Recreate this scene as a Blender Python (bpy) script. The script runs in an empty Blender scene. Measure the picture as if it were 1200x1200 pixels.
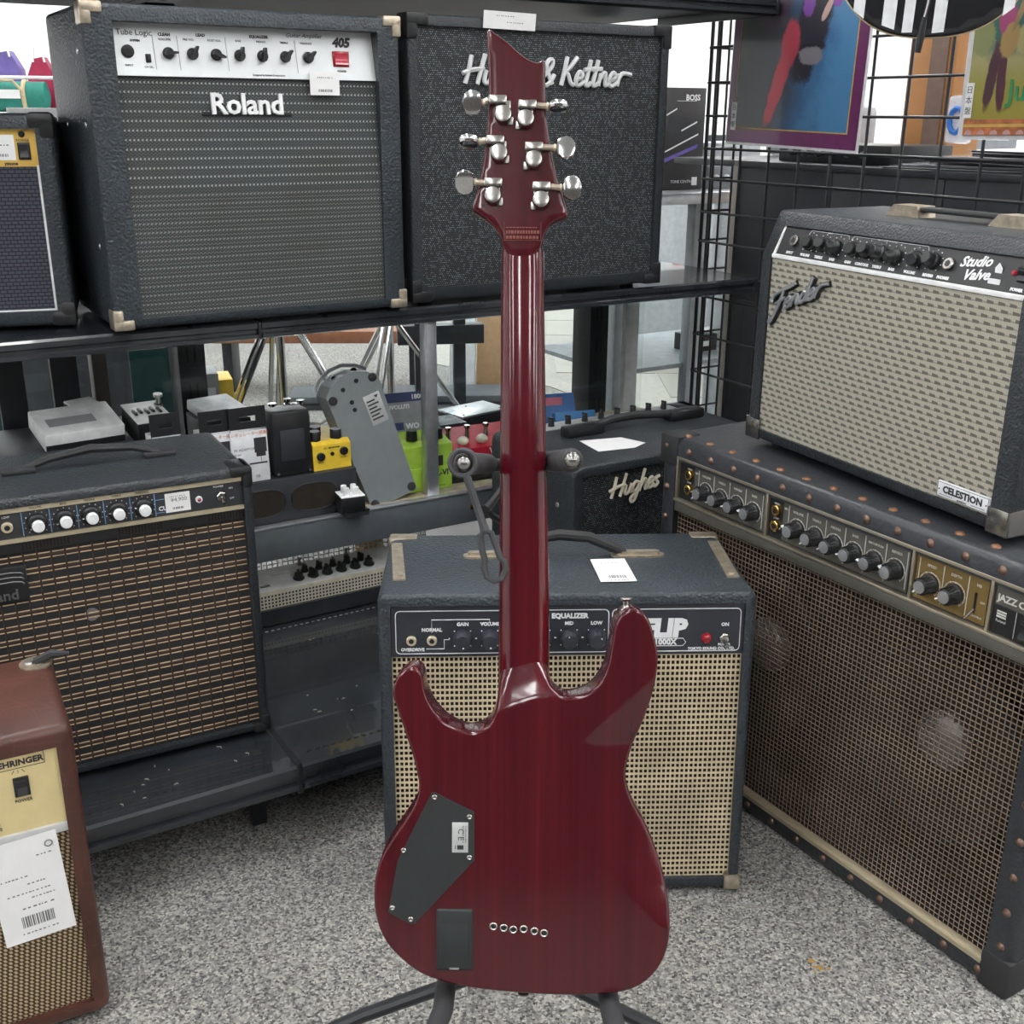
import bpy, bmesh, math, random
import numpy as np
from mathutils import Vector, Matrix
from mathutils.geometry import delaunay_2d_cdt

random.seed(7)
SC = bpy.context.scene
COL = SC.collection
PI = math.pi
def rad(a): return a * PI / 180

# ---------------------------------------------------------------- camera
cam_d = bpy.data.cameras.new('camera')
cam_d.sensor_width = 36
cam_d.lens = 1314.7 / 1200 * 36
cam_d.clip_start = .02
cam_d.clip_end = 60
cam = bpy.data.objects.new('camera', cam_d)
COL.objects.link(cam)
PITCH, ROLL, EYE = .3402, .0062, 1.1006
_f = Vector((0, math.cos(PITCH), -math.sin(PITCH)))
_u = Vector((0, math.sin(PITCH), math.cos(PITCH)))
_r = Vector((1, 0, 0))
_r2 = _r * math.cos(ROLL) + _u * math.sin(ROLL)
_u2 = _u * math.cos(ROLL) - _r * math.sin(ROLL)
cam.matrix_world = Matrix(((_r2.x, _u2.x, -_f.x, 0), (_r2.y, _u2.y, -_f.y, 0), (_r2.z, _u2.z, -_f.z, EYE), (0, 0, 0, 1)))
SC.camera = cam

# ---------------------------------------------------------------- world, exposure
w = bpy.data.worlds.new('store_ambient')
SC.world = w
w.use_nodes = True
w.node_tree.nodes['Background'].inputs[0].default_value = (.9, .95, 1, 1)
w.node_tree.nodes['Background'].inputs[1].default_value = .35
SC.view_settings.view_transform = 'Standard'
SC.view_settings.look = 'None'
SC.view_settings.gamma = 1
SC.view_settings.exposure = 1.15
SC.view_settings.use_curve_mapping = False
SC.cycles.transparent_max_bounces = 32
LAMP = 9.0          # emission of the ceiling light diffusers

# ---------------------------------------------------------------- node helpers
class Ex:
    """small arithmetic wrapper over shader math nodes"""
    def __init__(s, nt, k): s.nt, s.k = nt, k
    def _op(s, op, b=None, c=None, swap=False):
        n = s.nt.nodes.new('ShaderNodeMath'); n.operation = op
        a = [s, b, c]
        if swap: a = [b, s, c]
        for i, v in enumerate(a):
            if v is None: continue
            if isinstance(v, Ex): s.nt.links.new(v.k, n.inputs[i])
            else: n.inputs[i].default_value = v
        return Ex(s.nt, n.outputs[0])
    def __add__(s, b): return s._op('ADD', b)
    def __sub__(s, b): return s._op('SUBTRACT', b)
    def __mul__(s, b): return s._op('MULTIPLY', b)
    def __truediv__(s, b): return s._op('DIVIDE', b)
    def fr(s): return s._op('FRACT')
    def fl(s): return s._op('FLOOR')
    def lt(s, b): return s._op('LESS_THAN', b)
    def gt(s, b): return s._op('GREATER_THAN', b)
    def ab(s): return s._op('ABSOLUTE')
    def sin(s): return s._op('SINE')
    def mod2(s): return (s * .5).fr() * 2
    def mx(s, b): return s._op('MAXIMUM', b)
    def mn(s, b): return s._op('MINIMUM', b)

MATS = {}
def rgb(c): return (c[0], c[1], c[2], 1)
def new_mat(name):
    m = bpy.data.materials.new(name); m.use_nodes = True
    MATS[name] = m
    nt = m.node_tree
    return m, nt, nt.nodes['Principled BSDF']
def coords(nt, scale=(1, 1, 1)):
    tc = nt.nodes.new('ShaderNodeTexCoord')
    mp = nt.nodes.new('ShaderNodeMapping'); mp.inputs['Scale'].default_value = scale
    nt.links.new(tc.outputs['Object'], mp.inputs['Vector'])
    return mp.outputs['Vector']
def xyz(nt):
    tc = nt.nodes.new('ShaderNodeTexCoord')
    s = nt.nodes.new('ShaderNodeSeparateXYZ'); nt.links.new(tc.outputs['Object'], s.inputs[0])
    return Ex(nt, s.outputs[0]), Ex(nt, s.outputs[1]), Ex(nt, s.outputs[2])
def noise(nt, vec, scale, detail=3, rough=.55):
    n = nt.nodes.new('ShaderNodeTexNoise'); n.inputs['Scale'].default_value = scale
    n.inputs['Detail'].default_value = detail; n.inputs['Roughness'].default_value = rough
    if vec: nt.links.new(vec, n.inputs['Vector'])
    return n.outputs['Fac']
def voro(nt, vec, scale, out='Distance', feature='F1'):
    n = nt.nodes.new('ShaderNodeTexVoronoi'); n.feature = feature; n.inputs['Scale'].default_value = scale
    if vec: nt.links.new(vec, n.inputs['Vector'])
    return n.outputs[out]
def ramp(nt, fac, stops, interp='LINEAR'):
    n = nt.nodes.new('ShaderNodeValToRGB'); e = n.color_ramp.elements; n.color_ramp.interpolation = interp
    while len(e) < len(stops): e.new(.5)
    for i, (p, c) in enumerate(stops): e[i].position = p; e[i].color = rgb(c) if not isinstance(c, (int, float)) else (c, c, c, 1)
    nt.links.new(fac.k if isinstance(fac, Ex) else fac, n.inputs[0])
    return n.outputs[0]
def mix(nt, fac, a, b):
    n = nt.nodes.new('ShaderNodeMix'); n.data_type = 'RGBA'
    if isinstance(fac, Ex): nt.links.new(fac.k, n.inputs[0])
    elif isinstance(fac, (int, float)): n.inputs[0].default_value = fac
    else: nt.links.new(fac, n.inputs[0])
    for i, v in ((6, a), (7, b)):
        if isinstance(v, (tuple, list)): n.inputs[i].default_value = rgb(v)
        else: nt.links.new(v, n.inputs[i])
    return n.outputs[2]
def bump(nt, b, h, strength=.3, dist=.002):
    n = nt.nodes.new('ShaderNodeBump'); n.inputs['Strength'].default_value = strength; n.inputs['Distance'].default_value = dist
    nt.links.new(h.k if isinstance(h, Ex) else h, n.inputs['Height']); nt.links.new(n.outputs[0], b.inputs['Normal'])
def plain(name, c, rough=.5, metal=0, coat=0, var=.12, vs=40, bumps=0, bscale=300, emit=0, spec=None):
    m, nt, b = new_mat(name)
    v = coords(nt)
    f = noise(nt, v, vs, 4)
    lo = tuple(x * (1 - var) for x in c); hi = tuple(min(1, x * (1 + var)) for x in c)
    nt.links.new(ramp(nt, f, [(.3, lo), (.7, hi)]), b.inputs['Base Color'])
    b.inputs['Roughness'].default_value = rough; b.inputs['Metallic'].default_value = metal
    b.inputs['Coat Weight'].default_value = coat
    if spec is not None: b.inputs['Specular IOR Level'].default_value = spec
    if bumps: bump(nt, b, noise(nt, v, bscale, 2), bumps, .001)
    if emit:
        b.inputs['Emission Color'].default_value = rgb(c); b.inputs['Emission Strength'].default_value = emit
    return m
def tolex(name, c, scale=260, strength=.6, rough=.42, worn=None):
    m, nt, b = new_mat(name)
    v = coords(nt)
    h = voro(nt, v, scale, 'Distance', 'SMOOTH_F1')
    n2 = noise(nt, v, 9, 4)
    col = ramp(nt, n2, [(.3, tuple(x * .8 for x in c)), (.7, tuple(x * 1.25 for x in c))])
    if worn:
        col = mix(nt, ramp(nt, noise(nt, v, 14, 6, .7), [(.62, 0.), (.78, 1.)]), col, worn)
    col = mix(nt, ramp(nt, h, [(.15, .0), (.5, .4)]), col, tuple(x * 2.0 for x in c))
    nt.links.new(col, b.inputs['Base Color'])
    b.inputs['Roughness'].default_value = rough
    bump(nt, b, h, strength, .002)
    return m

# ---------------------------------------------------------------- mesh builder
class MB:
    def __init__(s): s.bm = bmesh.new(); s.M = None
    def _tx(s, vs):
        if s.M is not None:
            for v in vs: v.co = s.M @ v.co
        return vs
    def box(s, x0, x1, y0, y1, z0, z1, bev=0, seg=2):
        t = bmesh.new() if bev else s.bm
        P = [(x, y, z) for x in (x0, x1) for y in (y0, y1) for z in (z0, z1)]
        V = [t.verts.new(p) for p in P]
        for f in ((0, 1, 3, 2), (4, 6, 7, 5), (0, 4, 5, 1), (2, 3, 7, 6), (0, 2, 6, 4), (1, 5, 7, 3)):
            t.faces.new([V[i] for i in f])
        if bev:
            bmesh.ops.bevel(t, geom=list(t.edges), offset=bev, segments=seg, profile=.5, affect='EDGES', clamp_overlap=True)
            s.merge(t)
        else: s._tx(V)
        return s
    def merge(s, t):
        mp = {}
        for v in t.verts: mp[v] = s.bm.verts.new(s.M @ v.co if s.M is not None else v.co)
        for f in t.faces:
            try: s.bm.faces.new([mp[v] for v in f.verts])
            except ValueError: pass
        t.free()
        return s
    def ring(s, c, ax, r, n, ph=0):
        ax = Vector(ax).normalized()
        a = ax.orthogonal().normalized() if abs(ax.z) < .999 else Vector((1, 0, 0))
        b = ax.cross(a)
        return [s.bm.verts.new(Vector(c) + a * r * math.cos(2 * PI * i / n + ph) + b * r * math.sin(2 * PI * i / n + ph)) for i in range(n)]
    def skin(s, rings, cap0=True, cap1=True, closed=False):
        L = list(zip(rings, rings[1:]))
        if closed: L.append((rings[-1], rings[0]))
        for A, B in L:
            n = len(A)
            for i in range(n): s.bm.faces.new((A[i], A[(i + 1) % n], B[(i + 1) % n], B[i]))
        if not closed:
            if cap0: s.bm.faces.new(rings[0][::-1])
            if cap1: s.bm.faces.new(rings[-1])
        for R in rings: s._tx(R)
        return s
    def cyl(s, p0, p1, r, r1=None, n=16):
        d = Vector(p1) - Vector(p0)
        return s.skin([s.ring(p0, d, r, n), s.ring(p1, d, r if r1 is None else r1, n)])
    def lathe(s, prof, c, ax, n=20, cap0=True, cap1=True):
        """prof: (distance along axis, radius)"""
        ax = Vector(ax).normalized()
        return s.skin([s.ring(Vector(c) + ax * a, ax, max(r, 1e-5), n) for a, r in prof], cap0, cap1)
    def tube(s, pts, r, n=8, closed=False, flat=None):
        P = [Vector(p) for p in pts]
        m = len(P); R = []
        up = None
        for i, p in enumerate(P):
            if closed: t = P[(i + 1) % m] - P[i - 1]
            else: t = P[min(i + 1, m - 1)] - P[max(i - 1, 0)]
            t.normalize()
            if up is None:
                up = t.orthogonal().normalized()
            else:
                up = (up - t * up.dot(t)); up = up.normalized() if up.length > 1e-6 else t.orthogonal().normalized()
            b = t.cross(up)
            rr = r[i] if isinstance(r, (list, tuple)) else r
            R.append([s.bm.verts.new(p + up * rr * math.cos(2 * PI * k / n) + b * rr * math.sin(2 * PI * k / n)) for k in range(n)])
        return s.skin(R, closed=closed)
    def prism(s, pts, axis, a, b):
        def mk(p, h):
            if axis == 'y': return (p[0], h, p[1])
            if axis == 'z': return (p[0], p[1], h)
            return (h, p[0], p[1])
        A = [s.bm.verts.new(mk(p, a)) for p in pts]; B = [s.bm.verts.new(mk(p, b)) for p in pts]
        n = len(pts)
        for i in range(n): s.bm.faces.new((A[i], A[(i + 1) % n], B[(i + 1) % n], B[i]))
        s.bm.faces.new(A[::-1]); s.bm.faces.new(B)
        s._tx(A + B)
        return s
    def ball(s, c, r, n=12, m=8, sc=(1, 1, 1)):
        c = Vector(c)
        R = []
        for j in range(m + 1):
            th = PI * j / m
            R.append([s.bm.verts.new(c + Vector((r * sc[0] * max(math.sin(th), 1e-4) * math.cos(2 * PI * i / n), r * sc[1] * max(math.sin(th), 1e-4) * math.sin(2 * PI * i / n), r * sc[2] * math.cos(th)))) for i in range(n)])
        return s.skin(R)
    def text(s, txt, x, y, z, size, align='CENTER', face='front', ext=.0003, shear=0, bold=0, rot=0, spc=1.0, yscale=1.0):
        c = bpy.data.curves.new('lettering', 'FONT')
        c.body = txt; c.size = size; c.align_x = align; c.extrude = ext; c.shear = shear; c.offset = bold; c.resolution_u = 2; c.space_character = spc
        o = bpy.data.objects.new('lettering', c)
        me = bpy.data.meshes.new_from_object(o)
        T = Matrix.Translation((x, y, z))
        if face == 'front': T = T @ Matrix.Rotation(PI / 2, 4, 'X')
        elif face == 'tilt': T = T @ Matrix.Rotation(PI / 2 - yscale, 4, 'X'); yscale = 1
        T = T @ Matrix.Rotation(rot, 4, 'Z') @ Matrix.Diagonal((1, yscale, 1, 1))
        if s.M is not None: T = s.M @ T
        me.transform(T)
        s.bm.from_mesh(me)
        bpy.data.meshes.remove(me); bpy.data.objects.remove(o); bpy.data.curves.remove(c)
        return s
    def mesh(s, name, mat, smooth=35):
        me = bpy.data.meshes.new(name)
        bmesh.ops.recalc_face_normals(s.bm, faces=list(s.bm.faces))
        s.bm.to_mesh(me); s.bm.free()
        if mat: me.materials.append(MATS[mat])
        if smooth:
            me.polygons.foreach_set('use_smooth', [True] * len(me.polygons))
            me.set_sharp_from_angle(angle=rad(smooth))
        return me
    def build(s, name, mat, parent=None, label=None, kind=None, smooth=35):
        return put(s.mesh(name, mat, smooth), name, parent, label=label, kind=kind)

def put(me, name, parent=None, loc=None, rot=None, label=None, kind=None, scale=None):
    o = bpy.data.objects.new(name, me); COL.objects.link(o)
    if parent: o.parent = parent
    if loc is not None: o.location = loc
    if rot is not None: o.rotation_euler = rot
    if scale is not None: o.scale = scale
    if label: o['label'] = label
    if kind: o['kind'] = kind
    return o
def thing(name, label, cat, loc, yaw=0, tilt=0, group=None, rx=0, ry=0):
    o = bpy.data.objects.new(name, None); COL.objects.link(o)
    o.empty_display_size = .05
    o.location = loc; o.rotation_euler = (rad(rx - tilt), rad(ry), rad(yaw))
    o['label'] = label; o['category'] = cat
    if group: o['group'] = group
    return o
def tag(o, label, cat, group=None):
    o['label'] = label; o['category'] = cat
    if group: o['group'] = group
    return o
def struct(o): o['kind'] = 'structure'; return o

# shelf frame: s along the shelves, n away from the camera
SYAW = 31.18
_S = Vector((math.cos(rad(SYAW)), math.sin(rad(SYAW)), 0)); _N = Vector((-math.sin(rad(SYAW)), math.cos(rad(SYAW)), 0))
def W(s, n, z=0): return Vector((-.3191, 2.0854, 0)) + _S * s + _N * n + Vector((0, 0, z))

# ---------------------------------------------------------------- shared materials
plain('ceiling_white', (.86, .87, .88), .9)
plain('wall_white', (.84, .85, .86), .8, vs=6, var=.03)
plain('wall_goods', (.10, .09, .085), .8, vs=3, var=.5)
plain('lamp_diffuser', (1, 1, 1), .5, emit=LAMP, var=0)
plain('lamp_body', (.8, .8, .8), .5)
plain('chrome', (.55, .55, .55), .14, 1, var=.06)
plain('nickel', (.40, .385, .36), .22, 1, var=.1)
plain('steel', (.5, .5, .5), .38, 1, var=.12)
plain('aged_nickel', (.52, .45, .35), .36, .75, var=.25, vs=90)
plain('brass', (.75, .48, .14), .25, 1)
plain('aluminium', (.55, .57, .6), .38, .85)
plain('black_plastic', (.014, .015, .017), .36, vs=100)
plain('black_rubber', (.024, .025, .027), .6)
plain('grey_rubber', (.042, .043, .047), .6, bumps=.2)
plain('black_metal', (.016, .018, .022), .33, .0, var=.2)
plain('shelf_dark', (.022, .025, .03), .6, 0, var=.2, vs=12, spec=.25)
plain('shelf_black', (.024, .028, .034), .24, 0, coat=.6, var=.25, vs=12)
plain('dark_panel', (.026, .03, .036), .5)
plain('grey_board', (.10, .115, .13), .5, var=.1)
plain('tan_strip', (.42, .36, .25), .6, var=.3)
plain('paper', (.86, .86, .86), .7, var=.02)
plain('paper_ink', (.16, .16, .17), .8)
plain('cream_plastic', (.78, .72, .58), .45)
plain('white_print', (.8, .82, .84), .6, var=.02)
plain('grey_print', (.32, .33, .35), .6, var=.02)
plain('black_print', (.03, .03, .035), .6)
plain('white_paint', (.78, .8, .82), .4)
plain('red_led', (.42, .008, .03), .25, coat=.6, emit=.06)
plain('dull_red', (.30, .01, .02), .25, coat=.6)
plain('white_plastic', (.82, .83, .84), .35)
tolex('tolex_black', (.018, .022, .026), 330, .6, .42)
tolex('tolex_blue', (.024, .031, .038), 265, .75, .42)
tolex('tolex_flat', (.018, .021, .025), 420, .35, .5)
def glass_mat():
    m, nt, b = new_mat('clear_glass')
    out = nt.nodes['Material Output']
    tr = nt.nodes.new('ShaderNodeBsdfTransparent'); tr.inputs[0].default_value = (.95, .97, .97, 1)
    gl = nt.nodes.new('ShaderNodeBsdfGlossy'); gl.inputs['Roughness'].default_value = .03
    lw = nt.nodes.new('ShaderNodeLayerWeight'); lw.inputs[0].default_value = .5
    fc = Ex(nt, lw.outputs['Facing'])._op('POWER', 5.0) * .7 + .025
    mx = nt.nodes.new('ShaderNodeMixShader')
    nt.links.new(fc.k, mx.inputs[0]); nt.links.new(tr.outputs[0], mx.inputs[1]); nt.links.new(gl.outputs[0], mx.inputs[2])
    nt.links.new(mx.outputs[0], out.inputs[0])
    nt.nodes.remove(b)
glass_mat()
def carpet_mat():
    m, nt, b = new_mat('speckled_carpet')
    v = coords(nt)
    c1 = voro(nt, v, 310, 'Color')
    sp = nt.nodes.new('ShaderNodeSeparateColor'); nt.links.new(c1, sp.inputs[0])
    col = ramp(nt, sp.outputs[0], [(0, (.08, .08, .08)), (.22, (.18, .18, .178)), (.5, (.285, .282, .27)), (.8, (.40, .393, .37)), (1, (.55, .54, .50))])
    big = noise(nt, v, 2.2, 4)
    n = nt.nodes.new('ShaderNodeMix'); n.data_type = 'RGBA'; n.blend_type = 'MULTIPLY'; n.inputs[0].default_value = 1
    nt.links.new(col, n.inputs[6]); nt.links.new(ramp(nt, big, [(.3, (.9, .9, .9)), (.7, (1.08, 1.07, 1.05))]), n.inputs[7])
    nt.links.new(n.outputs[2], b.inputs['Base Color'])
    b.inputs['Roughness'].default_value = .95; b.inputs['Specular IOR Level'].default_value = .15
    bump(nt, b, noise(nt, v, 260, 3), .8, .004)
carpet_mat()

plain('cloth_dark', (.022, .024, .026), .9, bumps=.3, bscale=900)
plain('cloth_brown', (.034, .024, .017), .9, var=.35, vs=8)
plain('cloth_hole', (.02, .014, .009), .95, var=.3)
plain('lattice_beige', (.60, .51, .35), .7, var=.2, vs=14)
plain('lattice_tan', (.24, .185, .135), .7, var=.25, vs=10)
plain('weave_brown', (.060, .034, .023), .75, var=.25)
plain('weave_tan', (.52, .37, .24), .7, var=.25, vs=60)
plain('silver_panel', (.66, .69, .70), .35, .25, var=.03)
plain('aged_white', (.66, .67, .68), .4)
plain('grey_strip', (.25, .26, .26), .45)
plain('yellow_panel', (.72, .46, .10), .45, var=.06)
plain('champagne', (.62, .54, .38), .35, .5, var=.08)
plain('panel_charcoal', (.035, .038, .042), .4)
plain('blue_line', (.18, .34, .6), .5)
plain('steel_dark', (.22, .22, .23), .4, .7)
plain('gold_panel', (.80, .66, .34), .38, .25, var=.04)
plain('clear_film', (.55, .56, .56), .15, 0, coat=.6)
plain('panel_navy', (.030, .034, .045), .4, var=.08)
plain('nickel_cream', (.68, .6, .44), .35, .7)
plain('worn_glow', (.62, .5, .36), .45, .35, var=.3, vs=90)
plain('panel_olive', (.115, .112, .098), .42, .2, var=.06)
plain('panel_gold', (.24, .165, .055), .38, .35, var=.06)
plain('trim_champagne', (.52, .47, .37), .3, .8, var=.1)
plain('rivet_copper', (.20, .13, .10), .42, .7, var=.35, vs=200)
plain('rust_orange', (.26, .13, .07), .6, .4, var=.4, vs=200)
plain('knob_grey', (.020, .021, .023), .4)
plain('cap_dull', (.20, .20, .20), .35, .5)
plain('panel_white', (.62, .62, .58), .6, var=.02)
plain('rosewood', (.03, .016, .01), .5)
plain('maple_cream', (.62, .5, .32), .5)
plain('cavity_black', (.021, .025, .026), .5, var=.1)
plain('label_silver', (.52, .53, .53), .4, .2)
plain('stamp_gold', (.17, .03, .024), .4)
plain('cap_grey', (.13, .14, .155), .5)
plain('chrome_dark', (.30, .29, .28), .18, .9)
plain('post_bronze', (.10, .09, .085), .4, .5)
plain('pedal_white', (.88, .90, .90), .4)
plain('pedal_yellow', (.80, .56, .05), .4)
plain('pedal_lime', (.40, .62, .07), .45)
plain('pedal_red', (.50, .02, .045), .35)
plain('pedal_grey', (.26, .29, .30), .42, .3, var=.06)
plain('box_blue', (.03, .13, .36), .45)
plain('box_navy', (.03, .05, .16), .5)
plain('box_grey', (.30, .31, .32), .55)
plain('box_green', (.02, .2, .12), .5)
plain('print_orange', (.6, .2, .08), .6)
plain('pink', (.55, .12, .18), .5)
plain('box_blue2', (.04, .19, .45), .45)
plain('block_yellow', (.66, .48, .2), .5)
plain('cream_post', (.5, .46, .4), .5)
plain('lp_border', (.13, .025, .10), .35, coat=.4)
plain('lp_line', (.55, .36, .08), .5)
plain('figure_red', (.42, .03, .05), .5, var=.4, vs=25)
plain('figure_dark', (.03, .022, .04), .5, var=.6, vs=60)
plain('figure_violet', (.16, .04, .26), .5, var=.5, vs=60)
plain('figure_pink', (.5, .09, .22), .5, var=.4)
plain('figure_skin', (.5, .30, .27), .5, var=.3)
plain('brick_orange', (.42, .13, .05), .6, var=.4, vs=60)
plain('text_green', (.02, .25, .08), .5)
plain('sleeve_film', (.72, .72, .74), .12, coat=.8)
plain('pillar_wood', (.42, .19, .06), .5, var=.15, vs=5)
plain('pillar_dark', (.16, .10, .075), .5)
plain('pale_grey', (.42, .45, .48), .5)
plain('mid_grey', (.24, .26, .28), .5)
plain('case_red', (.12, .02, .03), .5)
plain('cable_blue', (.03, .16, .55), .4)
plain('box_charcoal', (.028, .027, .03), .45)
plain('line_violet', (.14, .10, .42), .5)
plain('bag_green', (.02, .22, .17), .7); plain('bag_red', (.38, .02, .07), .7); plain('bag_purple', (.16, .12, .38), .7); plain('bag_teal', (.12, .26, .23), .7); plain('strap_tan', (.6, .48, .3), .7)
plain('bench_wood', (.30, .12, .06), .5)
plain('bench_wood2', (.45, .27, .14), .5)
plain('drum_green', (.012, .05, .05), .25, coat=.4)
plain('sign_blue', (.05, .28, .62), .5)
plain('goods_red', (.5, .03, .06), .5)
plain('stain_orange', (.42, .24, .06), .9)

# ---------------------------------------------------------------- room
def slab(name, x0, x1, y0, y1, z0, z1, mat):
    return struct(MB().box(x0, x1, y0, y1, z0, z1).build(name, mat, smooth=0))
slab('floor', -5, 6, -4, 10, -.1, 0, 'speckled_carpet')
slab('ceiling', -5, 6, -4, 10, 2.75, 2.85, 'ceiling_white')
slab('wall_back', -5, 6, 10, 10.1, 0, 2.75, 'wall_white')
slab('wall_left', -5.1, -5, -4, 10, 0, 2.75, 'wall_white')
slab('wall_right', 6, 6.1, -4, 10, 0, 2.75, 'wall_white')
slab('wall_front', -5, 6, -4.1, -4, 0, 2.75, 'wall_goods')
lm_body = MB().box(-.16, .16, -.65, .65, .0, .05, .008).mesh('housing', 'lamp_body')
lm_diff = MB().box(-.13, .13, -.62, .62, -.012, .001, .004).mesh('diffuser', 'lamp_diffuser')
for i, x in enumerate((-4, -2.2, -.5, 1.3, 3.1, 5)):
    for j, y in enumerate((-2.6, -.6, 1.4, 3.4, 5.4, 7.4, 9.2)):
        t = thing('ceiling_light', 'long white fluorescent ceiling light, outside the photograph, above the shop floor', 'ceiling light', (x, y, 2.70), 0, group='ceiling lights of the shop')
        put(lm_body, 'housing', t); put(lm_diff, 'diffuser', t)
# beige tiled aisle beyond the shelves
plain('aisle_tile', (.40, .385, .335), .35, var=.05, vs=3)
plain('tile_joint', (.42, .41, .37), .7)
fl2 = struct(MB().prism([(-.9, 9.9), (-.4, 5.2), (.16, 4.72), (.36, 4.36), (3.2, 3.0), (5.9, 3.0), (5.9, 9.9)], 'z', .0, .004).build('floor_aisle', 'tile_joint', smooth=0))
tile_me = MB().box(-.223, .223, -.223, .223, .0, .003, .0).mesh('tile', 'aisle_tile', 0)
for i in range(0, 8):
    for j in range(0, 9):
        x, y = .42 + i * .455, 4.75 + j * .455
        if x - .2 > .3 or y > 5.2: put(tile_me, 'tile', fl2, (x - .22 if j > 1 else x, y, .004))
# ---------------------------------------------------------------- amp building blocks
def cabinet(parent, w, h, d, L, R, B, T, recess, mat, r=.012, e=.004, z0=0., breaks=(), warp=None, name='cabinet', opening_back=True):
    bm = bmesh.new()
    x0, x1, za, zb = -w / 2, w / 2, z0, h
    K = 4
    def outer(ins):
        pts = []
        for cx, cz, a0 in ((x0 + r, za + r, PI), (x1 - r, za + r, 1.5 * PI), (x1 - r, zb - r, 0), (x0 + r, zb - r, .5 * PI)):
            for k in range(K):
                a = a0 + k / (K - 1) * PI / 2
                pts.append((cx + (r - ins) * math.cos(a), cz + (r - ins) * math.sin(a)))
            if a0 == 1.5 * PI:
                for z in breaks: pts.append((x1 - ins, z))
            if a0 == .5 * PI:
                for z in reversed(breaks): pts.append((x0 + ins, z))
        return pts
    def inner():
        xi0, xi1, zi0, zi1 = x0 + L, x1 - R, za + B, zb - T
        pts = []
        for q, c in enumerate(((xi0, zi0), (xi1, zi0), (xi1, zi1), (xi0, zi1))):
            pts += [c] * K
            if q == 1: pts += [(xi1, z) for z in breaks]
            if q == 3: pts += [(xi0, z) for z in reversed(breaks)]
        return pts
    def ring(pts, y): return [bm.verts.new((p[0], y, p[1])) for p in pts]
    rings = [ring(outer(e), d), ring(outer(0), d - e), ring(outer(0), e), ring(outer(e * .35), e * .35), ring(outer(e), 0), ring(inner(), 0), ring(inner(), recess)]
    n = len(rings[0])
    for A, Bq in zip(rings, rings[1:]):
        for i in range(n): bm.faces.new((A[i], A[(i + 1) % n], Bq[(i + 1) % n], Bq[i]))
    bm.faces.new(rings[0]); bm.faces.new(rings[-1])
    bmesh.ops.remove_doubles(bm, verts=list(bm.verts), dist=1e-6)
    if warp:
        for v in bm.verts: v.co.y += warp(v.co.z) * (1 - v.co.y / d)
    m = MB(); m.bm.free(); m.bm = bm
    return m.build(name, mat, parent)
def feet(parent, w, d, h, r=.014, inset=.05, mat='black_rubber', z=0.):
    me = MB().cyl((0, 0, z), (0, 0, z + h), r, r * 1.1, 14).mesh('foot', mat)
    for x in (-w / 2 + inset, w / 2 - inset):
        for y in (inset, d - inset): put(me, 'foot', parent, (x, y, 0))
def L_corner(x, z, sx, sz, a, t, y0, y1, bev=.003):
    """corner protector: L on the front, wrapping the sides"""
    m = MB()
    m.box(min(x, x + sx * a), max(x, x + sx * a), y0, y1, min(z, z + sz * t), max(z, z + sz * t), bev)
    m.box(min(x, x + sx * t), max(x, x + sx * t), y0 + .0002, y1, min(z, z + sz * a), max(z, z + sz * a), bev)
    return m
def lathe_mesh(name, mat, prof, n=20, ax=(0, -1, 0)):
    return MB().lathe(prof, (0, 0, 0), ax, n).mesh(name, mat)
def jack_parts(parent, spots, y, r=.0075, mat='nickel', name='input_jack', tilt=0):
    a = lathe_mesh('jack', mat, [(0, r), (.004, r), (.005, r * .85), (.005, r * .5), (-.004, r * .45)], 16)
    b = MB().cyl((0, -.0052, 0), (0, -.0035, 0), r * .5, n=12).mesh('jack_hole', 'black_plastic')
    for x, z in spots:
        o = put(a, name, parent, (x, y, z), (-tilt, 0, 0)); put(b, 'jack_hole', o)
def pointer_knobs(parent, spots, y, r, ln, mat='black_plastic', angs=None, tilt=0, cap=None, skirt=1.25, dot='white_print'):
    a = lathe_mesh('knob', mat, [(0, r * skirt), (ln * .18, r * skirt), (ln * .3, r * 1.02), (ln * .9, r * .94), (ln, r * .84)], 20)
    p = MB().box(-r * .09, r * .09, -ln * 1.04, -ln * .5, 0, r * .93).mesh('pointer', dot, 0)
    c = MB().cyl((0, -ln * 1.05, 0), (0, -ln * .9, 0), r * .72, n=18).mesh('cap', cap) if cap else None
    for i, (x, z) in enumerate(spots):
        an = angs[i % len(angs)] if angs else random.uniform(-2.2, 2.2)
        o = put(a, 'knob', parent, (x, y, z), (-tilt, an, 0))
        put(p, 'pointer', o)
        if c: put(c, 'cap', o)
def wing_knobs(parent, spots, y, r, angs):
    """chicken-head style pointer knob"""
    m = MB().lathe([(0, r * 1.1), (.004, r * 1.05), (.006, r * .8), (.011, r * .75)], (0, 0, 0), (0, -1, 0), 18)
    m.prism([(-r * .32, -r * .9), (r * .32, -r * .9), (r * .38, 0), (r * .16, r * 1.5), (-r * .16, r * 1.5), (-r * .38, 0)], 'y', -.017, -.004)
    me = m.mesh('knob', 'black_plastic')
    for (x, z), a in zip(spots, angs): put(me, 'knob', parent, (x, y, z), (0, a, 0))
def toggle(parent, x, y, z, r=.006, name='power_switch', down=True):
    o = MB().lathe([(0, r), (.003, r), (.004, r * .8), (.006, r * .7)], (x, y, z), (0, -1, 0), 6).build(name, 'nickel', parent)
    MB().tube([(x, y - .004, z), (x, y - .016, z + (-.007 if down else .007))], [r * .28, r * .45], 8).build('lever', 'chrome', o)
    return o
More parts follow.
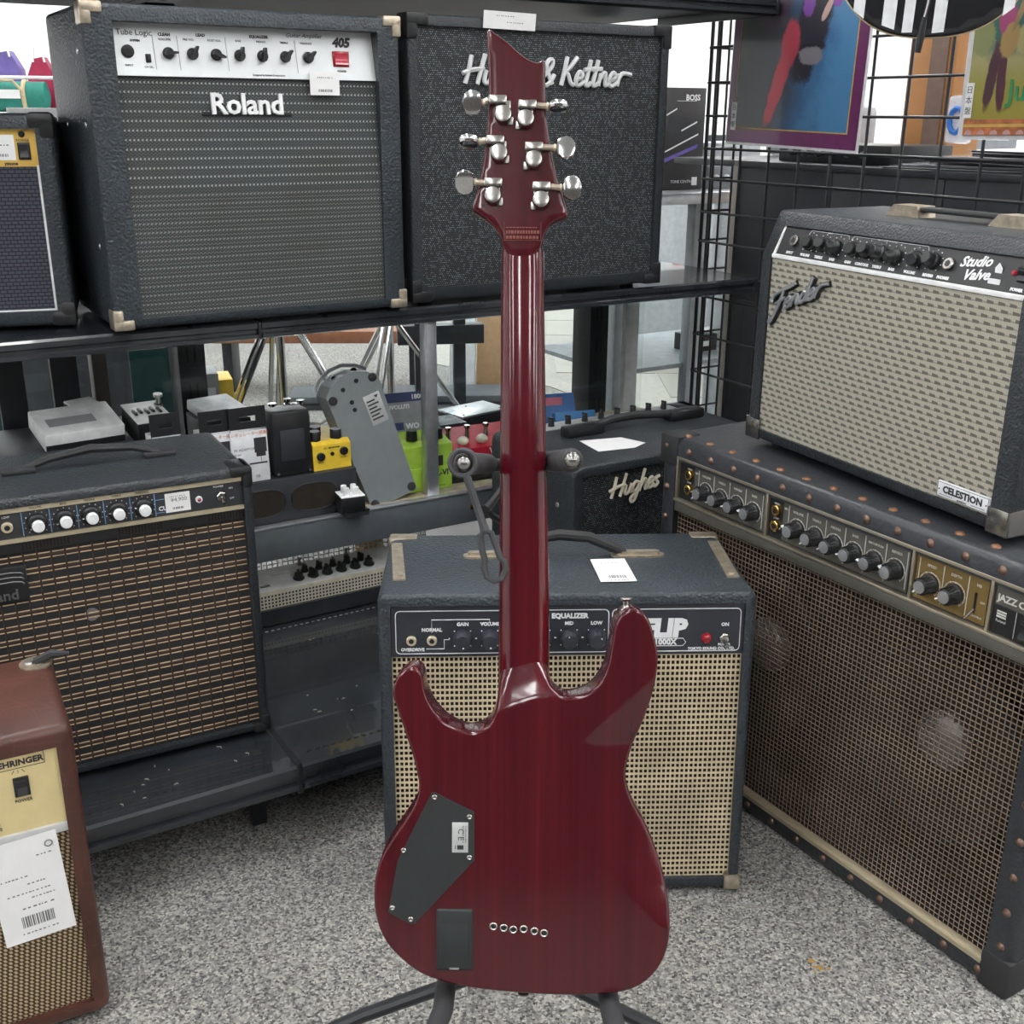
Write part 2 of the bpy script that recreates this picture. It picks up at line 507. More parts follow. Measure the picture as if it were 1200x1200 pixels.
def rocker(parent, x, y, z, w, h, mat='black_plastic', frame='black_plastic', name='power_switch'):
    o = MB().box(x - w / 2 - .003, x + w / 2 + .003, y - .003, y + .002, z - h / 2 - .003, z + h / 2 + .003, .001).build(name, frame, parent)
    m = MB(); m.prism([(y - .003, z - h / 2), (y - .008, z - h / 2 + .001), (y - .004, z), (y - .0055, z + h / 2 - .001), (y - .003, z + h / 2)], 'x', x - w / 2, x + w / 2)
    m.build('rocker', mat, o)
    return o
def tag_paper(name, parent, w, h, lines=(), th=.0006, bar=True):
    """paper price tag in its own XZ plane, front = -Y; returns paper"""
    o = MB().box(-w / 2, w / 2, 0, th, -h / 2, h / 2).build(name, 'paper', parent, smooth=0)
    m = MB()
    for (t, x, z, s) in lines:
        if isinstance(t, str): m.text(t, x * w, -.0002, z * h, s, ext=.0001); continue
        q = x * w - t * s * 2.2
        while q < x * w + t * s * 2.2:      # print too small to read in the photograph
            b = s * random.uniform(.3, .8); m.box(q, q + b, -.0003, 0, z * h - s * .2, z * h + s * .15); q += b + s * random.uniform(.25, .9)
    if bar:
        random.seed(3)
        x = -w * .22
        while x < w * .24:
            b = random.choice((.0007, .0012, .0018)); m.box(x, x + b, -.0003, 0, -h * .36, -h * .25); x += b + random.choice((.0008, .0014))
    m.build('printing', 'paper_ink', o, smooth=0)
    return o

# ---------------------------------------------------------------- handwriting glyphs (x, y in unit heights)
GLY = {
 'H': (.62, [[(.10, .95), (.08, .5), (.02, 0)], [(.56, 1.0), (.5, .5), (.44, -.02)], [(-.12, .34), (.2, .46), (.6, .5)]]),
 'u': (.36, [[(.04, .46), (.02, .16), (.1, .02), (.22, .12), (.3, .46)], [(.3, .46), (.29, .12), (.36, .03)]]),
 'g': (.36, [[(.28, .42), (.12, .48), (.02, .26), (.1, .06), (.24, .14), (.3, .46)], [(.3, .46), (.28, -.1), (.2, -.38), (.06, -.4), (.04, -.2), (.36, .06)]]),
 'h': (.38, [[(.1, 1.0), (.06, .5), (.02, .0)], [(.04, .2), (.14, .46), (.26, .46), (.28, .2), (.3, .02), (.4, .08)]]),
 'e': (.32, [[(.02, .22), (.22, .28), (.22, .44), (.1, .48), (.02, .26), (.08, .04), (.2, .03), (.34, .16)]]),
 's': (.28, [[(.22, .46), (.06, .4), (.1, .26), (.2, .14), (.1, 0), (-.02, .06)]]),
 '&': (.42, [[(.4, .04), (.1, .6), (.14, .86), (.28, .86), (.28, .64), (.04, .3), (.04, .06), (.2, .0), (.36, .2), (.42, .38)]]),
 'K': (.5, [[(.08, 1.0), (.06, .5), (.02, 0)], [(.46, 1.0), (.26, .66), (.08, .46), (.2, .4), (.36, .1), (.5, .02)]]),
 't': (.26, [[(.14, .92), (.1, .4), (.08, .08), (.16, .01), (.28, .12)], [(-.06, .56), (.14, .6), (.34, .62)]]),
 'n': (.38, [[(.04, .46), (.03, .2), (.02, .02)], [(.03, .24), (.14, .46), (.24, .44), (.26, .16), (.3, .03), (.4, .12)]]),
 'r': (.34, [[(.04, .46), (.03, .2), (.02, .02)], [(.03, .26), (.12, .44), (.24, .48), (.5, .44)]]),
 'F': (.66, [[(.06, .50), (-.06, .62), (.02, .84), (.3, .92), (.72, .98), (.9, 1.06)], [(.42, .92), (.4, .5), (.3, .0), (.2, -.36), (.1, -.42), (.12, -.2)], [(.18, .40), (.4, .46), (.6, .52)]]),
 'd': (.38, [[(.26, .4), (.12, .46), (.02, .24), (.08, .04), (.22, .1), (.3, .46)], [(.36, 1.0), (.3, .5), (.28, .1), (.4, .06)]]),
}
def smooth_poly(p, k=4):
    out = []
    n = len(p)
    for i in range(n - 1):
        p0, p1, p2, p3 = (Vector(p[max(i - 1, 0)]), Vector(p[i]), Vector(p[i + 1]), Vector(p[min(i + 2, n - 1)]))
        for j in range(k):
            t = j / k
            out.append(.5 * ((2 * p1) + (p2 - p0) * t + (2 * p0 - 5 * p1 + 4 * p2 - p3) * t * t + (3 * p1 - p0 - 3 * p2 + p3) * t ** 3))
    out.append(Vector(p[-1]))
    return out
def script(m, txt, x, y, z, h, r, shear=.18, rise=0., space=.0, stretch=1.0):
    cx = 0
    for ch in txt:
        if ch == ' ': cx += .28; continue
        wd, strokes = GLY[ch]
        for st in strokes:
            P = [(x + h * stretch * (cx + a + shear * b), y, z + h * b + rise * h * (cx + a)) for a, b in [tuple(q) for q in smooth_poly(st)]]
            m.tube(P, r, 6)
        cx += wd + space
    return m

# ---------------------------------------------------------------- grille cloths
def grille_mat(name, fn, rough=.8, bs=.4):
    m, nt, b = new_mat(name)
    x, y, z = xyz(nt)
    col, h = fn(nt, x, z)
    nt.links.new(col, b.inputs['Base Color']); b.inputs['Roughness'].default_value = rough
    bump(nt, b, h, bs, .001)
def _rol(nt, x, z):
    row = (z / .0146).fr()
    stitch = row.lt(.20) * (x / .0066).fr().lt(.46)
    low = z.lt(.226)
    zig = (((x / .0066).fr() - .5).ab() * 2 - (z / .0049).fr()).ab().lt(.34)
    c = mix(nt, zig, (.022, .027, .029), (.075, .085, .085))
    c = mix(nt, low * zig * (z / .0073).fr().lt(.4), c, (.14, .145, .14))
    c = mix(nt, stitch * (low * -.45 + .9), c, (.36, .38, .37))
    st = ramp(nt, noise(nt, coords(nt), 5, 4), [(.45, (1, 1, 1)), (.75, (.75, .62, .5))])
    n = nt.nodes.new('ShaderNodeMix'); n.data_type = 'RGBA'; n.blend_type = 'MULTIPLY'; n.inputs[0].default_value = .7
    nt.links.new(c, n.inputs[6]); nt.links.new(st, n.inputs[7])
    return n.outputs[2], stitch + zig * .5
grille_mat('stitched_cloth', _rol)
def _hk(nt, x, z):
    a = x / .0044; b_ = z / .0036
    off = (b_.fl()).mod2() * .5
    cell = (a + off).fr().lt(.6) * b_.fr().lt(.5)
    nz = Ex(nt, voro(nt, coords(nt, (1, .01, 1)), 260, 'Color')).gt(.62)
    c = mix(nt, cell, (.006, .007, .008), (.05, .06, .065))
    return mix(nt, cell * nz, c, (.20, .24, .26)), cell
grille_mat('sparkle_cloth', _hk, .6)
def _left(nt, x, z):
    a = x / .0105; b_ = z / .0062
    off = (b_.fl()).mod2() * .5
    cell = (a + off).fr().gt(.14) * b_.fr().gt(.28)
    return mix(nt, cell, (.012, .013, .018), (.055, .06, .085)), cell
grille_mat('navy_cloth', _left)
def _fen(nt, x, z):
    b_ = z / .0088; row = b_.fl(); fz = b_.fr()
    wob = (((x / .0175 + row * .33).fr() - .5) * .22)
    a = x / .0175 + row * .33
    dash = (fz + wob).lt(.42) * (a.fr()).lt(.60)
    line = (fz + wob).lt(.30)
    fine = (x / .0031).fr().lt(.3)
    c = mix(nt, fine, (.44, .415, .34), (.36, .34, .28))
    c = mix(nt, line, c, (.27, .255, .21))
    return mix(nt, dash, c, (.13, .12, .10)), (fz + wob)
grille_mat('silver_cloth', _fen, .7, .5)
def _beh(nt, x, z):
    a = (x + z * .45) / .0062; b_ = z / .0052
    off = (b_.fl()).mod2() * .5
    t = (a + off).fr().lt(.52) * b_.fr().lt(.72)
    return mix(nt, t, (.055, .035, .02), (.50, .38, .22)), t
grille_mat('tweed_cloth', _beh)
def lattice(parent, x0, x1, z0, z1, y, px, pz, wx, wz, mat, name='grille_weave', th=.0016):
    m = MB()
    nx = round((x1 - x0) / px); nz = round((z1 - z0) / pz)
    for i in range(nx + 1):
        x = x0 + (x1 - x0) * i / nx; m.box(max(x0, x - wx / 2), min(x1, x + wx / 2), y - th, y + .0003, z0, z1)
    for j in range(nz + 1):
        z = z0 + (z1 - z0) * j / nz; m.box(x0, x1, y - th * 1.25, y + .0003, max(z0, z - wz / 2), min(z1, z + wz / 2))
    return m.build(name, mat, parent, kind='stuff', smooth=0)

# ================================================================ amp: grey-panel stitched-cloth combo on the upper shelf
def amp_roland():
    t = thing('guitar_amplifier', 'large black combo amplifier with silver control panel, white Roland logo and 405 lettering', 'amplifier', W(-.143, -.02, .7507), 31.2)
    w_, h_, d_ = .535, .509, .29
    cabinet(t, w_, h_, d_, .046, .042, .016, .025, .055, 'tolex_blue', r=.010, e=.007, z0=.008)
    feet(t, w_, d_, .009)
    for sx, x in ((1, -w_ / 2 - .002), (-1, w_ / 2 + .002)):
        for sz, z in ((1, .006), (-1, h_ + .002)):
            L_corner(x, z, sx, sz, .034, .017, -.003, .034).build('corner_protector', 'aged_nickel', t)
    # control panel leaning back, cloth bent at the middle
    m = MB(); m.prism([(.014, .405), (.030, .484), (.034, .484), (.018, .405)], 'x', -.2215, .2255); p = m.build('control_panel', 'silver_panel', t, smooth=0)
    tl = math.atan2(.016, .079)
    def py(z): return .014 + (z - .405) * .016 / .079
    gm = MB(); gm.prism([(.006, .024), (.006, .226), (.020, .405), (.028, .405), (.014, .226), (.014, .024)], 'x', -.2215, .2255)
    gm.build('grille_cloth', 'stitched_cloth', t, smooth=0)
    ks = [(-.134, .440), (-.095, .440), (-.056, .440), (-.0165, .440), (.0225, .440), (.0625, .440), (.1035, .440)]
    wing_knobs(t, ks, py(.44) - .001, .0085, [1.5, .5, 1.9, .2, .15, .7, .75])
    jack_parts(t, [(-.198, .441)], py(.441), .010, 'black_plastic')
    MB().box(-.171, -.163, py(.432) - .004, py(.432) + .002, .425, .438, .001).build('channel_switch', 'black_plastic', t)
    rocker(t, .163, py(.439), .439, .024, .020, 'red_led', 'dull_red')
    m = MB()
    def tx(s, x, z, size, **k): m.text(s, x, py(z) - .0006, z, size, face='tilt', yscale=tl, **k)
    tx('Tube Logic', -.184, .4655, .0125); tx('SYSTEM', -.184, .456, .0045, bold=.0002)
    tx('INPUT', -.198, .419, .0045); tx('CH SEL.', -.167, .417, .0045)
    tx('CLEAN', -.137, .466, .0062, bold=.0003); tx('VOLUME', -.137, .459, .0052); tx('LEAD', -.078, .467, .0062, bold=.0003)
    tx('PRE VOL.', -.098, .460, .0048); tx('POST VOL.', -.056, .460, .0048); tx('EQUALIZER', .02, .468, .0062, bold=.0003)
    for s_, x in (('BASS', -.016), ('MIDDLE', .023), ('TREBLE', .063), ('PRESENCE', .1025)): tx(s_, x, .461, .0046)
    tx('Designed by Roland Corporation', .03, .409, .0042)
    tx('Guitar Amplifier', .100, .4715, .0098, shear=.35); tx('405', .166, .459, .021, bold=.0011, shear=.25)
    tx('POWER', .163, .418, .0048)
    m.build('panel_lettering', 'black_print', t, smooth=0)
    m = MB()
    for x in (-.156, -.117, -.0375, .0825): m.prism([(py(.415) - .0005, .415), (py(.467) - .0005, .467), (py(.467), .467), (py(.415), .415)], 'x', x - .0005, x + .0005)
    m.build('divider_lines', 'grey_print', t, smooth=0)
    lz = .349
    ly = .006 + (lz - .226) * .014 / .179
    tl2 = math.atan2(.014, .179)
    MB().text('Roland', -.012, ly - .0045, lz, .046, face='tilt', yscale=tl2, ext=.0032, bold=.0010, spc=.98).build('logo', 'white_plastic', t)
    MB().box(-.0885, .066, ly - .0015, ly + .005, lz - .004, lz + .003, .0008).build('logo_backing', 'black_plastic', t)
    tg = tag_paper('price_sticker', t, .054, .038, ((1.5, 0, .25, .004),))
    tg.location = (.127, py(.41) - .006, .399)
    # screws on the left side
    sm = MB().lathe([(0, .005), (.0015, .0045), (.0022, .002)], (0, 0, 0), (-1, 0, 0), 10).mesh('screw', 'steel')
    for y, z in ((.05, .44), (.05, .33), (.05, .14), (.2, .33)): put(sm, 'screw', t, (-w_ / 2, y, z))
    return t
amp_roland()

# ================================================================ Hughes & Kettner combos
def hk_cab(t, w_, h_, d_, r=.012):
    cabinet(t, w_, h_, d_, .021, .021, .024, .019, .012, 'tolex_black', r=r, e=.005, z0=.010)
    feet(t, w_, d_, .011)
    MB().box(-w_ / 2 + .021, w_ / 2 - .021, .008, .0115, .034, h_ - .019).build('grille_cloth', 'sparkle_cloth', t, smooth=0)
def amp_hk1():
    w_, h_, d_ = .589, .519, .30
    t = thing('guitar_amplifier', 'black combo amplifier with sparkling cloth and silver handwritten logo behind the guitar headstock', 'amplifier', (.0620, 2.3110, .7509), 30.57, 0)
    hk_cab(t, w_, h_, d_)
    for sx, x in ((1, -w_ / 2 - .002), (-1, w_ / 2 + .002)):
        for sz, z in ((1, .008), (-1, h_ + .002)):
            L_corner(x, z, sx, sz, .044, .021, -.003, .04).build('corner_protector', 'black_plastic', t)
    m = MB(); script(m, 'Hughes & Kettner', -.178, .003, .404, .052, .0045, .16, 0, .02, 1.18)
    m.build('logo', 'aged_white', t)
    tg = tag_paper('price_tag', None, .112, .030, ((2, -.1, .25, .004), (2, .1, -.1, .004)), bar=False)
    tag(tg, 'white paper price tag lying on the sparkling black amplifier under the top shelf', 'price tag', 'loose paper price tags')
    tg.matrix_world = t_mat(t) @ Matrix.Translation((-.086, -.0050, h_ - .005)) @ Matrix.Rotation(rad(1), 4, 'Y') @ Matrix.Rotation(rad(6), 4, 'X')
def t_mat(t):
    return Matrix.Translation(t.location) @ t.rotation_euler.to_matrix().to_4x4()
amp_hk1()
def amp_hk2():
    w_, h_, d_ = .49, .362, .295
    c = W(.552 - .03, -.37, .1435)
    t = thing('guitar_amplifier', 'small black combo amplifier with cream handwritten logo, partly hidden by the riveted amplifier', 'amplifier', c, 31.2)
    hk_cab(t, w_, h_, d_, .018)
    m = MB(); script(m, 'Hughes & Kettner', -.158, .004, .290, .042, .0032, .16, .09, .0, 1.15)
    m.build('logo', 'cream_plastic', t)
    # rear control strip on the top
    MB().box(-w_ / 2 + .05, w_ / 2 - .05, d_ - .058, d_ - .012, h_ - .002, h_ + .002, .001).build('control_strip', 'grey_strip', t)
    kn = MB().lathe([(0, .007), (.010, .006), (.014, .0045)], (0, 0, 0), (0, 0, 1), 12); kn.box(-.0018, .0018, -.006, .006, .01, .018)
    kn = kn.mesh('knob', 'black_plastic')
    for i in range(9): put(kn, 'knob', t, (-.165 + i * .041, d_ - .035, h_ + .002), (0, 0, random.uniform(-.6, .6)))
    h = MB().tube([(-.09, d_ * .62, h_ + .010), (-.03, d_ * .62, h_ + .022), (.03, d_ * .62, h_ + .023), (.12, d_ * .62, h_ + .014)], .0085, 10).build('handle', 'black_rubber', t)
    for x in (-.10, .155):
        MB().box(x - .045, x + .045, d_ * .62 - .016, d_ * .62 + .016, h_ - .001, h_ + .021, .006).build('handle_mount', 'black_plastic', h)
    L_corner(w_ / 2 + .002, h_ + .002, -1, -1, .05, .022, d_ - .04, d_ + .002).build('corner_protector', 'black_plastic', t)
    sm = MB().lathe([(0, .005), (.0015, .0045), (.0022, .002)], (0, 0, 0), (-1, 0, 0), 10).mesh('screw', 'steel')
    for y, z in ((.05, .28), (.05, .1)): put(sm, 'screw', t, (-w_ / 2, y, z))
    tg = MB().prism([(-.055, -.04), (.02, -.053), (.058, -.036), (.04, .018), (-.045, .038)], 'z', 0, .0008).build('price_tag', 'paper', None, smooth=0)
    tag(tg, 'blank white paper price tag on top of the half-hidden black amplifier', 'price tag', 'loose paper price tags')
    tg.matrix_world = t_mat(t) @ Matrix.Translation((-.09, .105, h_ + .001))
amp_hk2()

# ================================================================ small amp with yellow panel (left edge)
def amp_left():
    w_, h_, d_ = .376, .348, .20
    t = thing('guitar_amplifier', 'small black practice amplifier with yellow control panel at the left edge', 'amplifier', (-.924, 1.855, .7507), 18.2)
    cabinet(t, w_, h_, d_, .028, .028, .025, .024, .02, 'tolex_blue', r=.016, e=.007, z0=.008)
    feet(t, w_, d_, .009)
    for sx, x in ((1, -w_ / 2 - .002), (-1, w_ / 2 + .002)):
        for sz, z in ((1, .006), (-1, h_ + .002)):
            L_corner(x, z, sx, sz, .042, .026, -.003, .045, .008).build('corner_protector', 'black_plastic', t)
    MB().box(-.160, .160, .008, .012, .266, .325).build('control_panel', 'yellow_panel', t, smooth=0)
    MB().box(-.160, .160, .010, .014, .033, .266).build('grille_cloth', 'navy_cloth', t, smooth=0)
    m = MB(); m.box(.156, .160, .005, .012, .031, .268); m.box(-.16, .16, .005, .012, .031, .035)
    m.build('white_piping', 'white_plastic', t)
    rocker(t, .140, .008, .290, .013, .021)
    MB().lathe([(0, .005), (.003, .005), (.005, .003)], (.139, .008, .316), (0, -1, 0), 12).build('indicator_lamp', 'black_plastic', t)
    m = MB(); m.text('POWER', .1395, .0075, .3045, .0058); m.text('ystone', .118, .0075, .2685, .0075, bold=.0003)
    m.build('panel_lettering', 'black_print', t, smooth=0)
    for i, x in enumerate((-.12, -.07, -.02, .03)): pass
    pointer_knobs(t, [(-.12, .295), (-.075, .295), (-.03, .295), (.015, .295), (.06, .295)], .008, .009, .014)
    tg = tag_paper('price_sticker', t, .045, .039, ((1, 0, .1, .005),)); tg.location = (.104, .007, .2955)
amp_left()

# ================================================================ cube combo on the base shelf
def amp_cube():
    w_, h_, d_ = .4356, .458, .227
    t = thing('guitar_amplifier', 'black combo amplifier with brown basket-weave cloth and five white-capped knobs on the base shelf', 'amplifier', (-.5843, 1.5066, .1430), 28.15, 0)
    cabinet(t, w_, h_, d_, .014, .014, .012, .014, .018, 'tolex_black', r=.014, e=.006, z0=.010)
    feet(t, w_, d_, .012)
    MB().box(-.204, .204, .006, .012, .394, .444).build('control_panel', 'panel_charcoal', t, smooth=0)
    m = MB(); m.box(-.204, .204, .003, .008, .4365, .4445); m.box(-.204, .204, .003, .008, .3925, .3985)
    m.build('panel_trim', 'champagne', t)
    MB().box(-.204, .204, .008, .014, .376, .392).build('vent_strip', 'black_plastic', t, smooth=0)
    m = MB()
    for a in (-.11, .02, .15):
        for k in range(14): m.box(a + k * .0046, a + k * .0046 + .0022, .0072, .0085, .379, .389)
    m.build('vent_slots', 'cloth_hole', t, smooth=0)
    sp = [(-.0865, .4165), (-.0500, .4165), (-.0150, .4165), (.0215, .4165), (.0575, .4165)]
    a = lathe_mesh('knob', 'black_plastic', [(0, .0135), (.004, .0132), (.006, .010), (.013, .0095)], 22)
    c = MB().lathe([(.005, .0083), (.020, .0081), (.021, .0072)], (0, 0, 0), (0, -1, 0), 20).mesh('cap', 'white_plastic')
    d = MB().box(-.0005, .0005, -.0064, -.003, .0085, .0125).mesh('pointer', 'white_print', 0)
    for i, (x, z) in enumerate(sp):
        o = put(a, 'knob', t, (x, .006, z), (0, -2.2 + i * .2, 0)); put(c, 'cap', o); put(d, 'pointer', o)
    jack_parts(t, [(-.1255, .4165), (-.165, .4165)], .006, .0078, 'champagne')
    MB().lathe([(0, .0052), (.003, .0048), (.0035, .003)], (.138, .006, .4165), (0, -1, 0), 14).build('indicator_lamp', 'white_plastic', t)
    MB().ball((.138, .003, .4165), .003).build('lamp_lens', 'dull_red', t)
    toggle(t, .171, .006, .4165, .0075)
    m = MB()
    for x in (-.1055, -.069, -.0325, .0035, .040, .0745): m.box(x - .0006, x + .0006, .0055, .0065, .400, .4345)
    m.box(.0745, .088, .0055, .0065, .404, .4048); m.box(.0745, .088, .0055, .0065, .424, .4248)
    m.build('panel_lines', 'blue_line', t, smooth=0)
    m = MB(); m.text('POWER', .168, .0055, .4305, .0045); m.text('ON', .186, .0055, .426, .0038); m.text('OFF', .187, .0055, .410, .0038); m.text('LOW', -.1255, .0055, .4295, .0042)
    m.text('CUBE', .090, .0055, .4075, .009, bold=.0003)
    for x, z in sp:
        for k in range(11):
            an = -2.4 + k * .48; m.box(x + .0165 * math.sin(an) - .0006, x + .0165 * math.sin(an) + .0006, .0055, .0065, z + .0165 * math.cos(an) - .0006, z + .0165 * math.cos(an) + .0006)
    m.build('panel_lettering', 'white_print', t, smooth=0)
    m = MB()
    for s_, x in (('VOLUME', -.0865), ('BASS', -.05), ('MIDDLE', -.015), ('TREBLE', .0215), ('PRESENCE', .0575)): m.text(s_, x, .0027, .4388, .0042)
    m.build('trim_lettering', 'black_print', t, smooth=0)
    tg = tag_paper('price_sticker', t, .036, .029, (('¥4,900', .05, .05, .0085), (2, 0, .33, .0026)), bar=True); tg.location = (.107, .0045, .4175)
    # basket-weave cloth
    MB().box(-.204, .204, .012, .016, .022, .376).build('grille_cloth', 'cloth_dark', t, smooth=0)
    cols = 22; px = .408 / cols; rows = 17; pz = .354 / rows
    m = MB(); m2 = MB()
    for i in range(cols + 1):
        x = -.204 + i * px; m.box(max(-.204, x - .0007), min(.204, x + .0007), .0102, .0125, .022, .376)
    for j in range(rows):
        z = .030 + j * pz
        m.box(-.204, .204, .0110, .0125, z + .0010, z + .0036)
        for i in range(cols):
            x = -.204 + i * px
            for q in (-.0014, .0060): m2.box(x + .0021, x + px - .0004, .0104, .0125, z + q - .00065, z + q + .00065)
    m.build('weave_threads', 'weave_brown', t, kind='stuff', smooth=0); m2.build('weave_stripes', 'weave_tan', t, kind='stuff', smooth=0)
    # speaker badge
    b = MB().box(-.196, -.109, .0055, .012, .303, .358, .004).build('badge', 'black_plastic', t)
    m = MB()
    for z in (.349, .342, .335): m.tube([(-.19, .0055, z), (-.128, .0055, z), (-.117, .0055, z - .002), (-.114, .0055, z - .005)], .0011, 6)
    m.text('Roland', -.1525, .0052, .309, .021, ext=.0012, bold=.0003)
    m.build('badge_relief', 'steel_dark', b)
    # dust cap of the speaker showing through the cloth
    MB().ball((-.030, .0158, .262), .026, 30, 16, (1, .16, 1)).build('speaker_dust_cap', 'steel_dark', t)
    # plastic corner, strap handle
    for sx, x in ((1, -w_ / 2 - .002), (-1, w_ / 2 + .002)):
        L_corner(x, h_ + .002, sx, -1, .036, .018, -.003, .05, .007).build('corner_protector', 'black_plastic', t)
        L_corner(x, .008, sx, 1, .03, .016, -.003, .05, .006).build('corner_protector', 'black_plastic', t)
    hy = .122
    hd = MB().tube([(-.088, hy, h_ + .004), (-.05, hy, h_ + .016), (.01, hy, h_ + .024), (.07, hy, h_ + .018), (.108, hy, h_ + .005)], [.005, .006, .007, .006, .005], 8).build('handle', 'black_rubber', t)
    for x in (-.094, .108): MB().box(x - .024, x + .024, hy - .013, hy + .013, h_ - .001, h_ + .008, .003).build('handle_mount', 'black_rubber', hd)
amp_cube()

# ================================================================ brown leatherette acoustic amp (front left)
def leather():
    m, nt, b = new_mat('brown_leather')
    v = coords(nt)
    n1 = noise(nt, v, 11, 6, .65)
    veins = voro(nt, v, 26, 'Distance', 'DISTANCE_TO_EDGE')
    c = ramp(nt, n1, [(.3, (.055, .021, .016)), (.6, (.092, .034, .025)), (.8, (.15, .06, .04))])
    c = mix(nt, ramp(nt, veins, [(.0, .18), (.02, 0.)]), c, (.26, .11, .06))
    nt.links.new(c, b.inputs['Base Color']); b.inputs['Roughness'].default_value = .38
    bump(nt, b, noise(nt, v, 130, 4), .25, .001)
leather()
def amp_behr():
    w_, h_, d_ = .31, .43, .21
    t = thing('guitar_amplifier', 'brown leatherette amplifier with gold control panel standing on the carpet', 'amplifier', (-.6475, 1.0745, 0), 28)
    cabinet(t, w_, h_, d_, .022, .020, .022, .026, .02, 'brown_leather', r=.014, e=.010, z0=.012)
    feet(t, w_, d_, .013)
    MB().box(-.133, .135, .006, .012, .300, .404).build('control_panel', 'gold_panel', t, smooth=0)
    MB().box(-.133, .135, .008, .014, .034, .300).build('grille_cloth', 'tweed_cloth', t, smooth=0)
    rocker(t, .0925, .006, .361, .011, .019)
    m = MB(); m.text('BEHRINGER', .1195, .0055, .3893, .0104, 'RIGHT', bold=.0004)
    m.text('POWER', .0925, .0055, .3405, .0056); m.text('MUTE', .058, .0055, .309, .0056)
    for a, b_ in ((.385, .3856), (.4006, .4012)): m.box(.035, .121, .0055, .0062, a, b_)
    m.box(.1204, .121, .0055, .0062, .385, .4012); m.box(.035, .0356, .0055, .0062, .385, .4012)
    for k in (-1, 0, 1): m.tube([(.091 + k * .004, .0056, .383), (.091 + k * .007, .0056, .379)], .0004, 4)
    m.build('panel_lettering', 'black_print', t, smooth=0)
    MB().lathe([(0, .006), (.003, .0058), (.006, .004)], (.0575, .006, .318), (0, -1, 0), 14).build('mute_button', 'grey_rubber', t)
    pointer_knobs(t, [(-.105, .35), (-.07, .35), (-.035, .35), (0., .35), (.03, .35)], .006, .009, .014)
    MB().box(-.133, .136, .002, .008, .289, .301, .001).build('film_strip', 'clear_film', t)
    tg = tag_paper('price_tag', t, .080, .142, ((1.6, -.2, .14, .004), (1.2, .1, .06, .004), (2.6, -.05, -.02, .004), (1.5, .15, -.08, .004), (1.6, .05, -.17, .005), (2.2, 0, -.42, .004), (1, .28, .31, .004)))
    tg.location = (.0845, .000, .2235); tg.rotation_euler = (0, rad(-3), 0)
    MB().tube([(.111 + .0042 * math.cos(a * .5), -.0012, .281 + .0042 * math.sin(a * .5)) for a in range(13)], .0007, 5).build('tag_emblem', 'paper_ink', t)
    # handle end plate on top and strap stub
    MB().prism([(.135 + .02 * math.cos(a * .4), d_ - .03 + .02 * math.sin(a * .4)) for a in range(16)], 'z', h_ - .001, h_ + .002).build('handle_plate', 'aged_nickel', t)
    hd = MB().tube([(.135, d_ - .03, h_ + .003), (.155, d_ - .035, h_ + .012), (.175, d_ - .04, h_ + .010)], [.006, .006, .003], 8).build('handle_strap', 'black_rubber', t)
    MB().lathe([(0, .006), (.002, .005), (.003, .002)], (.128, d_ - .028, h_ + .002), (0, 0, 1), 12).build('screw', 'steel', t)
amp_behr()

